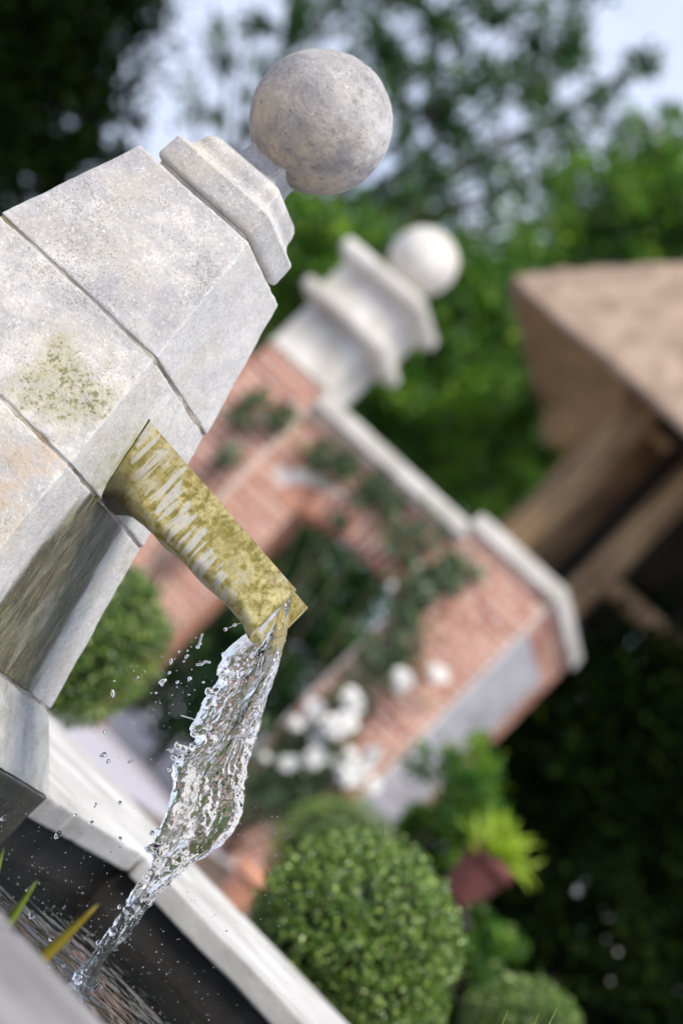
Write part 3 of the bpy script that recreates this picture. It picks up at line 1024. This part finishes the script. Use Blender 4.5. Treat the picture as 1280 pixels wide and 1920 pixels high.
BL, BH, JT = .225, .064, .016
class Bricks:
    """lays bricks one by one as parts; past the limit the rest is gathered in one part"""
    def __init__(s, parent, limit=295): s.p, s.limit, s.items = parent, limit, []
    def add(s, c, l, d, h, rot=None): s.items.append((c, l, d, h, rot))
    def flush(s):
        rest = []
        # nearest to the viewer's eye level and face first
        for k, (c, l, d, h, rot) in enumerate(s.items):
            me = brick_mesh(l, d, h, k % 4)
            if k < s.limit:
                o = link('brick', me, s.p); o.location = c
                if rot: o.rotation_euler = rot
            else: rest.append((c, me, rot))
        if rest:
            V, F = [], []
            for c, me, rot in rest:
                o = len(V); M_ = Matrix.Translation(c) @ (Matrix.Rotation(rot[1], 4, 'Y') if rot and rot[1] else Matrix.Rotation(rot[2], 4, 'Z') if rot else Matrix())
                V += [tuple(M_ @ v.co) for v in me.vertices]
                F += [tuple(o + i for i in p.vertices) for p in me.polygons]
            link('brickwork', mesh('brickwork', V, F), s.p, MAT['brick_rest'], kind='stuff')

_g = G('brick in bulk')
_c = _g.ramp(_g.island(), (0., (.31, .10, .055)), (.35, (.46, .19, .115)), (.7, (.58, .31, .215)), (1., (.38, .14, .08)))
_c = _g.mix(_g.ramp(_g.noise(9, 5, .6), (.47, 0.), (.70, .28)), _c, (.60, .44, .35))
_g.set(Base_Color=_c, Roughness=.92)
MAT['brick_rest'] = _g.m

def face_bricks(B, a0, a1, z0, z1, b, skip=None, axis='a', proud=.008, depth=.09):
    """a running-bond face in the plane b (axis a) or in the plane a (axis b)"""
    n = int(round((z1 - z0) / (BH + JT)))
    ch = (z1 - z0) / n
    rows = list(range(n))[::-1]
    for i in rows:
        z = z0 + (i + .5) * ch
        s = a0 - (BL + JT) * (.5 if i % 2 else 0)
        while s < a1 - .02:
            lo, hi = max(s, a0), min(s + BL + JT, a1)
            if hi - lo > .04:
                m = (lo + hi) / 2
                if skip is None or not skip(lo, hi, z):
                    l = hi - lo - JT
                    jit = random.uniform(-.002, .003)
                    if axis == 'a': B.add(Vector((m, b + depth / 2 - proud - jit, z)), l, depth, ch - JT)
                    else: B.add(Vector((b - depth / 2 + proud + jit, m, z)), l, depth, ch - JT, (0, 0, R(90)))
            s += BL + JT

# --- ball-topped pier
pier = empty('ball_pier', C0, -PHI, label='brick pier crowned by a white moulded block and stone ball', cat='pier')
PA, PHW, PB = -4.165, .295, BW - .1
box('mortar_core', (PA - PHW, PB, 0), (PA + PHW, PB + 2 * PHW, 2.951), pier, MAT['lime_mortar'])
B = Bricks(pier)
face_bricks(B, PA - PHW - .006, PA + PHW + .006, .02, 2.948, PB)
face_bricks(B, PB + .095, PB + 2 * PHW, .02, 2.948, PA + PHW, axis='b')
B.flush()
def cast(name, prof, ctr, parent, seed=1):
    o = square_loft(name, dense(prof, 2), parent, MAT['cast_white'], per=8, rc=.012, seed=seed, rough=.002)
    o.location = (ctr[0], ctr[1], 0)
    return o
pc = (PA, PB + PHW)
cast('stone_die', [(.285, 2.952), (.305, 2.954), (.305, 2.985), (.297, 3.0), (.297, 3.385)], pc, pier)
cast('stone_moulding', [(.297, 3.385), (.32, 3.387), (.36, 3.405), (.405, 3.425), (.413, 3.44), (.413, 3.505), (.40, 3.52), (.325, 3.535)], pc, pier, 2)
cast('stone_dado', [(.335, 3.53), (.328, 3.56), (.322, 3.76), (.330, 3.785)], pc, pier, 3)
cast('stone_cap', [(.325, 3.78), (.35, 3.79), (.38, 3.825), (.408, 3.84), (.413, 3.855), (.413, 3.925), (.40, 3.94), (.28, 3.972), (.13, 3.985), (.10, 4.02)], pc, pier, 4)
ball('stone_ball', (pc[0], pc[1], 4.258), .268, pier, MAT['cast_white'], 9, .002, 4)

# --- wall with the arched doorway
wall = empty('garden_wall', C0, -PHI, label='pale red brick garden wall with arched doorway and white coping', cat='wall')
DA0, DA1, ZS, ZT = -3.40, -2.335, 2.13, 2.27        # door opening, springing and crown
DC, DR = (DA0 + DA1) / 2, (DA1 - DA0) / 2
WA0, WA1 = PA + PHW + .002, -2.31
WT = .36
def arch_z(a):
    t = max(-1., min(1., (a - DC) / DR)); return ZS + (ZT - ZS) * math.sqrt(max(0, 1 - t * t))
# mortar core with the opening cut out
def wall_core():
    V, F = [], []
    N = 20
    pts = [(DC - DR * math.cos(math.pi * k / N), ZS + (ZT - ZS) * math.sin(math.pi * k / N)) for k in range(N + 1)]
    def quad(p): 
        o = len(V); V.extend(p); F.append(tuple(range(o, o + len(p))))
    top = 2.83
    for b, fl in ((BW, 1), (BW + WT, -1)):
        def q(poly):
            p = [(a, b, z) for a, z in poly]
            quad(p if fl > 0 else p[::-1])
        q([(WA0, 0), (DA0, 0), (DA0, ZS), (WA0, ZS)]); q([(DA1, 0), (WA1, 0), (WA1, ZS), (DA1, ZS)])
        q([(WA0, ZS), (DA0, ZS), (DA0, top), (WA0, top)]); q([(DA1, ZS), (WA1, ZS), (WA1, top), (DA1, top)])
        for k in range(N): q([pts[k], pts[k + 1], (pts[k + 1][0], top), (pts[k][0], top)])
    link('mortar_core', mesh('mortar_core', V, F), wall, MAT['lime_mortar'])
    V, F = [], []
    rv = [(DA0, 0)] + pts + [(DA1, 0)]
    for k in range(len(rv) - 1):
        (a, z), (c, w) = rv[k], rv[k + 1]
        o = len(V); V.extend([(a, BW, z), (a, BW + WT, z), (c, BW + WT, w), (c, BW, w)]); F.append((o, o + 1, o + 2, o + 3))
    link('door_reveal', mesh('door_reveal', V, F), wall, MAT['brick_rest'])
wall_core()
RV = .23
def skip(lo, hi, z):
    if lo > DA1 or hi < DA0:
        return lo < DC + math.sqrt(max(0, (DR + RV) ** 2)) and hi > DC - (DR + RV) and z > ZS and in_ring(lo, hi, z)
    if z < ZS: return not (hi < DA0 + .01 or lo > DA1 - .01)
    return in_ring(lo, hi, z)
def in_ring(lo, hi, z):
    for a in (lo, (lo + hi) / 2, hi):
        if ((a - DC) / (DR + RV)) ** 2 + ((z - ZS) / (ZT - ZS + RV)) ** 2 < 1 and z > ZS - .02: return True
    return False
B = Bricks(wall)
nv = 24
for k in range(nv):                                   # the ring of bricks on edge over the doorway
    an = math.pi * (k + .5) / nv
    rr, rz_ = DR + RV / 2, (ZT - ZS) + RV / 2
    c = Vector((DC - rr * math.cos(an), BW + .04, ZS + rz_ * math.sin(an)))
    tang = math.atan2((rz_) * math.cos(an), rr * math.sin(an))
    B.add(c, .062, .096, RV - .008, (0, -tang, 0))
ZR = .02 + round((ZS - .02) / .0795) * .0795
face_bricks(B, WA0, WA1, ZR, 2.80, BW, skip)
face_bricks(B, WA0, DA0, .02, ZR, BW)
face_bricks(B, DA1, WA1, .02, ZR, BW)
B.flush()
stone('wall_coping', ((WA1 - WA0) / 2, .26), ((WA1 - WA0) / 2, .25), 2.832, 2.955, wall, MAT['cast_white'], r=.015, rough=.003, n=12, seed=4, ctr=((WA0 + WA1) / 2, BW + WT / 2 - .01), chip=.0)
# wall going on to the left beyond the pier
box('wall_left_run', (PA - PHW - .5, BW, 0), (PA - PHW - .002, BW + WT, 2.80), wall, MAT['brick_rest'])

# --- end building / return wall with a rendered panel
wing = empty('end_wall', C0, -PHI, label='brick end wall with white coping and grey rendered flank behind the roses', cat='wall')
QA0, QA1, QB0, QB1 = -2.306, -1.52, BW - .06, 13.35
box('mortar_core', (QA0, QB0, 0), (QA1, QB1, 2.935), wing, MAT['lime_mortar'])
B = Bricks(wing)
face_bricks(B, QA0, QA1 + .006, .02, 2.93, QB0)
face_bricks(B, QB1 - .32, QB1, .02, 2.93, QA1, axis='b')
face_bricks(B, QB0 + .095, QB1 - .33, 2.66, 2.93, QA1, axis='b')
B.flush()
box('rendered_panel', (QA1 - .02, QB0 + .10, .01), (QA1 + .004, QB1 - .33, 2.65), wing, MAT['render'])
stone('end_coping', ((QA1 - QA0) / 2 + .05, (QB1 - QB0) / 2 + .05), ((QA1 - QA0) / 2 + .04, (QB1 - QB0) / 2 + .04), 2.936, 3.07, wing, MAT['cast_white'], r=.018, rough=.003, n=14, seed=8,
      ctr=((QA0 + QA1) / 2, (QB0 + QB1) / 2), chip=0)

# ------------------------------------------------------------------ climbers and roses on the wall
def climber(name, spots, b, label, n, seed, lsize=.07, cat='climber'):
    g = np.random.default_rng(seed)
    root = empty(name, wld(spots[-1][0], b - .03, 0), -PHI, label=label, cat=cat)
    o = np.array([spots[-1][0], b - .03, 0])
    P = []
    tot = sum(s[2] for s in spots)
    for a, z, r in spots:
        m = int(n * r / tot)
        q = g.normal(size=(m, 3)) * [r * .5, .035, r * .5] + [a, b - .06, z]
        q[:, 1] = np.minimum(q[:, 1], b - .02)
        P.append(q)
    P = np.concatenate(P)
    lv, lf = leaf_cards(P - o, lsize, np.tile([[0, -1., .3]], (len(P), 1)), .5, .75, g)
    link('foliage', mesh('foliage', lv, lf), root, MAT['ivy_leaf'], kind='stuff')
    it = []
    base = np.array([spots[-1][0], b - .05, 0])
    for a, z, r in spots[:-1]:
        e = np.array([a, b - .05, z])
        mid = (base + e) / 2 + [g.uniform(-.15, .15), 0, 0]
        t = np.linspace(0, 1, 9)[:, None]
        pts = (1 - t) ** 2 * base + 2 * t * (1 - t) * mid + t ** 2 * e
        it.append((pts - o, np.linspace(.014, .005, 9)))
    tubes('stem', it, root, MAT['bark'], 6)
    return root, o, g

def on_wall(x, y, b): q = plane_hit(x, y, b); return q[0], q[2]
def spots_at(L, b): return [(*on_wall(x, y, b), r) for x, y, r in L]
climber('ivy', spots_at([(480, 750, .10), (520, 790, .14), (455, 790, .10), (430, 860, .10), (400, 1000, .08), (300, 1190, .1)], PB), PB, 'dark climber on the brick pier under the white block', 300, 4)
climber('climbing_rose', spots_at([(605, 862, .16), (650, 880, .12), (700, 925, .16), (735, 950, .10), (640, 985, .06), (480, 1370, .1)], BW), BW, 'dark leafy climber trained over the doorway arch', 480, 5)

rose_spots = spots_at([(770, 1010, .22), (800, 1090, .24), (860, 1075, .16), (770, 1150, .2), (720, 1240, .24), (750, 1225, .14), (650, 1330, .18), (620, 1400, .22), (560, 1400, .2), (600, 1480, .25), (540, 1450, .2), (470, 1470, .25), (520, 1500, .2)], QB0)
rose, ro, rg = climber('rose_bush', rose_spots, QB0, 'climbing rose with clusters of white flowers on the end wall', 1500, 6, .075, 'rose bush')
def rose_head(r, g):
    V, F = [], []
    for ring, (cnt, rad, lift) in enumerate([(6, 1.0, .0), (5, .8, .22), (5, .55, .42), (4, .3, .55)]):
        for k in range(cnt):
            an = 2 * math.pi * (k + .5 * ring) / cnt + g.uniform(-.2, .2)
            ca, sa = math.cos(an), math.sin(an)
            o = len(V)
            w = rad * .62
            for s_, t_, l_ in [(0, .12, 0), (-.7, .55, .10), (.7, .55, .10), (-.5, 1., .30), (.5, 1., .30), (0, 1.12, .22)]:
                rr = t_ * rad; x = rr * ca - s_ * w * sa; y = rr * sa + s_ * w * ca
                V.append((x * r, y * r, (lift + l_ * (1 + ring * .3)) * r))
            F += [(o, o + 2, o + 1), (o + 1, o + 2, o + 4, o + 3), (o + 3, o + 4, o + 5)]
    me = mesh('flower', V, F, True); me.materials.append(MAT['petal']); return me
rm = [rose_head(1, rg) for _ in range(3)]
for x, y, r, cnt in [(665, 1312, .13, 3), (600, 1338, .13, 3), (640, 1360, .14, 4), (575, 1345, .10, 2), (754, 1275, .11, 3), (826, 1262, .10, 3), (585, 1415, .12, 3), (550, 1430, .09, 2), (672, 1450, .14, 4), (690, 1412, .11, 3), (655, 1420, .12, 3), (735, 1100, .05, 1), (500, 1420, .05, 1), (690, 1470, .08, 2)]:
    a, z = on_wall(x, y, QB0 - .2)
    for k in range(cnt):
        o = link('flower', rm[k % 3], rose)
        q = rg.normal(size=3) * r * .36
        o.location = Vector((a + q[0], QB0 - .2 + q[1] * .5, z + q[2])) - Vector(ro)
        o.rotation_euler = (R(70) + rg.uniform(-.5, .5), rg.uniform(-.5, .5), rg.uniform(-.6, .6))
        s = r * rg.uniform(.28, .66); o.scale = (s, s, s)

# ------------------------------------------------------------------ thatched summerhouse on posts
hut = empty('thatched_summerhouse', C0, -PHI, label='thatched shelter on peeled log posts behind the garden wall', cat='summerhouse')
fl = loc(at(955, 520, 19.0))
SH = 2.35
HA, HB, ZE = fl[0] + SH, fl[1] + SH, fl[2]
def hut_roof():
    Hh = 3.7
    prof = [(SH - .085, ZE - .02), (SH - .05, ZE - .035), (SH - .015, ZE - .03), (SH + .005, ZE + .0), (SH + .005, ZE + .04)]
    for k in range(1, 17):
        t = k / 16
        prof.append((SH * (1 - t) + .02, ZE + .06 + Hh * (t ** .96)))
    o = square_loft('thatch', dense(prof, 2), hut, MAT['thatch'], per=16, rc=.14, seed=14, rough=.04, closed=False)
    o.location = (HA, HB, 0)
    # the hollow underside, lined with boards
    inner = [(SH - .084 - .1 * k, ZE - .02 + (.05 if k else 0) + .12 * k) for k in range(20)]
    V, F = [], []
    for h, z in inner:
        V += [(h, h, z), (-h, h, z), (-h, -h, z), (h, -h, z)]
    for i in range(len(inner) - 1):
        for k in range(4): F.append((i * 4 + k, i * 4 + 4 + k, i * 4 + 4 + (k + 1) % 4, i * 4 + (k + 1) % 4))
    q = link('lining', mesh('lining', V, F), hut, MAT['soffit'])
    q.location = (HA, HB, 0)
hut_roof()
def post(px, py, d, r, name='post', zt=None):
    q = loc(at(px, py, d))
    z = np.linspace(0, zt or ZE + .35, 12)
    jj = random.Random(int(px))
    tubes(name, [([(q[0] + jj.uniform(-.01, .01), q[1] + jj.uniform(-.01, .01), k) for k in z], [r * (1.05 - .1 * i / 11) for i in range(12)])], hut, MAT['log'], 14)
    return q
pa = post(1022, 954, 19.2, .195)
pb = post(1140, 1060, 19.2, .16)
pc2 = post(1165, 900, 21.2, .14)
pd = post(1290, 1020, 21.2, .14)
# floor beam, rail and near-black boards added for the shade inside
q = loc(at(1150, 1095, 19.15))
tubes('rail', [([(q[0] - .02, q[1], q[2] - .04), (q[0] + 1.6, q[1] + .0, q[2] - .04)], [.105, .10])], hut, MAT['log'], 12)
ax0, ax1 = pa[0] + .2, pb[0] + 2.2
nb = 14
for k in range(nb):
    w = (ax1 - ax0) / nb
    box('shade_board', (ax0 + k * w + .004, pa[1] + .9, q[2] + .2 if k > 4 else 1.5), (ax0 + (k + 1) * w - .004, pa[1] + .93, ZE + .3), hut, MAT['shade_timber'])
tubes('head_beam', [([(pa[0] - .2, pa[1], ZE + .1), (pb[0] + 2.0, pa[1], ZE + .1)], [.085, .085])], hut, MAT['shade_timber'], 12)
# ------------------------------------------------------------------ pots and border plants
def pot(name, p, r, h, mat, label):
    root = empty(name, (p[0], p[1], p[2]), 0, label=label, cat='pot')
    lathe('body', [(r * .62, 0), (r * .70, h * .1), (r * .90, h * .72), (r * .92, h * .76), (r * .85, h * .76), (r * .8, h * .7)], root, mat, 28)
    lathe('rim', [(r * .93, h * .762), (r * 1.02, h * .77), (r * 1.05, h * .86), (r * 1.05, h * .96), (r, h), (r * .88, h), (r * .86, h * .9)], root, mat, 28)
    return root
pp = at(465, 1640, 10.0)
pot('terracotta_pot', (pp[0] + .03, pp[1], .04), .10, .27, MAT['terracotta'], 'plain terracotta pot on the bed left of the large box ball')

pp = at(885, 1652, 12.0)
pz = pp[2] - .16
# stand under the potted fern
std = empty('plant_stand', (pp[0], pp[1], .03), 0, label='dark stone pedestal under the red pot', cat='pedestal')
lathe('foot', [(.17, 0), (.17, .07), (.13, .10)], std, MAT['basin_wall'])
lathe('shaft', [(.11, .10), (.10, pz - .12)], std, MAT['basin_wall'])
lathe('top', [(.14, pz - .118), (.17, pz - .09), (.17, pz - .034)], std, MAT['basin_wall'])
pot('red_pot', (pp[0], pp[1], pz), .155, .34, MAT['dark_terracotta'], 'dark red clay pot holding the lime green plant')
def leafy(name, base, tips, width, mat, label, cat='plant', rot=0):
    root = empty(name, base, 0, label=label, cat=cat)
    for k, t in enumerate(tips):
        blade('leaf', (0, 0, 0), t, width, root, mat, .12, side=(math.cos(k * 1.3), math.sin(k * 1.3), 0))
    return root
lg = np.random.default_rng(31)
tips = []
for k in range(34):
    an = lg.uniform(0, 2 * math.pi); e = lg.uniform(.05, 1.3); l = lg.uniform(.16, .33)
    tips.append((l * math.cos(an) * math.cos(e) * 1.1, l * math.sin(an) * math.cos(e), l * math.sin(e)))
leafy('lime_plant', (pp[0], pp[1], pz + .30), tips, .14, MAT['lime_leaf'], 'bright lime green leafy plant in the red pot')

def shrub(name, lobes, n, lsize, mat, label, seed, cat='shrub', per=70, spray=None):
    """lobes: (x, y, d, r) ; leaf clumps spread through every lobe"""
    g = np.random.default_rng(seed)
    cs = np.array([at(x, y, d) for x, y, d, r in lobes]); rs = np.array([l[3] for l in lobes])
    base = np.array([cs[:, 0].mean(), cs[:, 1].mean(), 0])
    root = empty(name, base, 0, label=label, cat=cat)
    P = []
    vol = rs ** 2; vol = vol / vol.sum()
    tw = []
    for c, r, f in zip(cs, rs, vol):
        m = max(3, int(n * f / per))
        cc = c + unit(m, g) * (r * g.uniform(.15, 1., m) ** .6)[:, None]
        for q in cc:
            sp = spray * g.uniform(.7, 1.3) if spray else r * g.uniform(.14, .30)
            P.append(q + g.normal(size=(per, 3)) * sp * [1, 1, .75])
        for q in cc[:6]: tw.append((c, q, r))
    P = np.concatenate(P)
    P = P[P[:, 2] > .03]
    lv, lf = leaf_cards(P - base, lsize, None, 0, .6, g)
    link('crown', mesh('crown', lv, lf), root, mat, kind='stuff')
    it = []
    top = cs[:, 2].max()
    tr = .020 * top ** .8
    hub = cs.mean(0); hub[2] = max(.3, cs[:, 2].min() * .8)
    zz = np.linspace(0, 1, 7)
    it.append(([(base + (hub - base) * t) - base for t in zz], [tr * (1.25 - .5 * t) for t in zz]))
    for c in cs:
        mid = (hub + c) / 2 + [0, 0, -.1 * np.linalg.norm(c - hub)]
        t = np.linspace(0, 1, 6)[:, None]
        pts = (1 - t) ** 2 * hub + 2 * t * (1 - t) * mid + t ** 2 * c
        it.append((pts - base, np.linspace(tr * .55, tr * .15, 6)))
    for c, q, r in tw:
        it.append((np.array([c, (c + q) / 2 + [0, 0, .05 * r], q]) - base, [tr * .16, tr * .1, tr * .04]))
    tubes('trunk', it, root, MAT['bark'], 7)
    return root, base, g

# border behind the large box ball
shrub('border_shrub', [(850, 1490, 13.2, .28), (900, 1470, 13.5, .25), (830, 1560, 13.0, .25), (790, 1530, 13.2, .16)], 1800, .07, MAT['shrub_leaf'], 'small green shrub between the end wall and the lime plant', 41)
shrub('border_shrub', [(910, 1760, 10.8, .16), (930, 1800, 10.8, .14), (890, 1800, 10.6, .14)], 900, .07, MAT['shrub_leaf'], 'low bright green clump right of the large box ball', 42)
wf, wb, wg = shrub('flowering_shrub', [(1120, 1700, 12.5, .35), (1170, 1760, 12.5, .35), (1090, 1770, 12.3, .3)], 2200, .07, MAT['tree_dark'], 'dark shrub dotted with small white flowers in the shade', 43)
for x, y, r in [(1085, 1672, .03), (1098, 1652, .018), (1140, 1720, .028), (1160, 1695, .016), (1088, 1745, .02), (1128, 1700, .014), (1155, 1785, .016), (1100, 1815, .014), (1135, 1760, .012), (1145, 1840, .012)]:
    o = link('flower', rm[0], wf); o.location = at(x, y, 12.35) - wb
    o.rotation_euler = (R(70), 0, wg.uniform(-1, 1)); o.scale = (r, r, r)

# ------------------------------------------------------------------ trees and hedges
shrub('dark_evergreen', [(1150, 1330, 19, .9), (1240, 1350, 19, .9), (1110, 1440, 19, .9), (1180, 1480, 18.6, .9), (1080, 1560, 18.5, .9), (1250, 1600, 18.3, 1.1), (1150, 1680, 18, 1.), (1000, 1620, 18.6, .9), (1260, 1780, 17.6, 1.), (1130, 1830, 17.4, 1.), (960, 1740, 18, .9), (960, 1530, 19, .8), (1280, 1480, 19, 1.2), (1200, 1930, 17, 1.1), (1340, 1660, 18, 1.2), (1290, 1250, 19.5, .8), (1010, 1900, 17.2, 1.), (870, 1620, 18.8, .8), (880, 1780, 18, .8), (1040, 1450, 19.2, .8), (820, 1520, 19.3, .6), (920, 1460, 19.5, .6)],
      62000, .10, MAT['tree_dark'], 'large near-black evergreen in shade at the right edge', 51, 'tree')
shrub('evergreen_hedge', [(590, 1010, 18.5, .5), (660, 1080, 18.5, .5), (560, 1100, 18.4, .5), (640, 1180, 18.3, .5), (500, 1160, 18.4, .5), (420, 1220, 18.3, .5), (560, 1240, 18.2, .5), (380, 1310, 18.2, .45), (480, 1300, 18.2, .5), (690, 1000, 18.6, .4)],
      14000, .08, MAT['tree_leaf'], 'dark hedge seen through the arched doorway', 52, 'hedge')
shrub('laurel', [(560, 560, 23, .9), (640, 480, 23.5, .8), (520, 480, 24, .8), (700, 700, 22.5, .8), (790, 700, 22, .9), (860, 640, 22.5, .9), (820, 800, 21.8, .8), (900, 780, 21.8, .8), (930, 880, 25.5, .9), (970, 780, 27, 1.0), (900, 560, 23, .9), (960, 640, 27, .9), (1010, 900, 27, .9), (860, 900, 21.4, .6), (1060, 900, 28, .9)],
      30000, .12, MAT['shrub_leaf'], 'broad fresh green tree filling the gap between pier and thatch', 53, 'tree', 50, .13)
shrub('birch', [(590, 60, 32, 1.1), (520, 150, 32, .7), (680, 30, 33, 1.2), (720, 150, 32, 1.0), (800, 40, 33, 1.3), (870, 150, 32, 1.3), (960, 60, 33, 1.2), (1040, 130, 33, 1.0), (940, 260, 32, 1.1), (1040, 300, 32, .9), (1090, 60, 34, .9), (800, 280, 32, 1.0), (870, 380, 31, 1.0), (960, 400, 31, .9), (780, 390, 31, .9), (1150, 170, 33, .5), (360, 195, 32, .45), (430, 80, 33, .5), (600, -120, 33, 1.2), (800, -120, 33, 1.4), (980, -80, 33, 1.2), (620, 350, 32, 1.0), (540, 300, 32, .7), (460, 250, 32, .5), (470, 60, 33, .6), (500, 210, 33, .5), (1190, 125, 33, .35), (1240, 240, 33, .7), (1130, 220, 33, .6), (1260, 330, 33, .6)],
      9500, .17, MAT['tree_leaf'], 'tall airy tree with sky showing through behind the ball finial', 54, 'tree', 36, .135)
shrub('lime_tree', [(1120, 400, 27, .9), (1200, 420, 27, .9), (1060, 480, 27, .8), (1260, 380, 27.5, .8), (1170, 330, 28, .5), (1230, 270, 28, .45), (1320, 460, 27, 1.)],
      9000, .13, MAT['shrub_leaf'], 'yellow-green tree top showing above the thatched roof', 55, 'tree', 40, .13)
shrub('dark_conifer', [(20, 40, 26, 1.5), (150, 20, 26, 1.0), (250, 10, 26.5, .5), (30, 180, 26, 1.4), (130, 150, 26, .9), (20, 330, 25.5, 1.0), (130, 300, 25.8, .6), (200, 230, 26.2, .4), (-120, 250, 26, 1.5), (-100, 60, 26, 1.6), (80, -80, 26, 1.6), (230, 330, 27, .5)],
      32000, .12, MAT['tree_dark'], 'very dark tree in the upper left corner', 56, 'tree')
shrub('far_tree', [(260, 400, 42, 1.2), (380, 470, 42, 1.4), (500, 520, 42, 1.6), (620, 560, 42, 1.6), (760, 590, 42, 1.6), (900, 620, 42, 1.6), (1020, 650, 42, 1.6), (1080, 720, 42, 1.6), (1240, 560, 42, 1.2), (560, 640, 42, 1.6), (700, 700, 42, 1.8), (860, 780, 42, 1.8), (1000, 900, 42, 1.8), (700, 840, 42, 1.8), (1150, 1000, 42, 1.8), (1250, 1150, 42, 1.8), (1180, 640, 42, 1.4)],
      34000, .22, MAT['tree_leaf'], 'distant dense tree behind the brick wall', 57, 'tree')
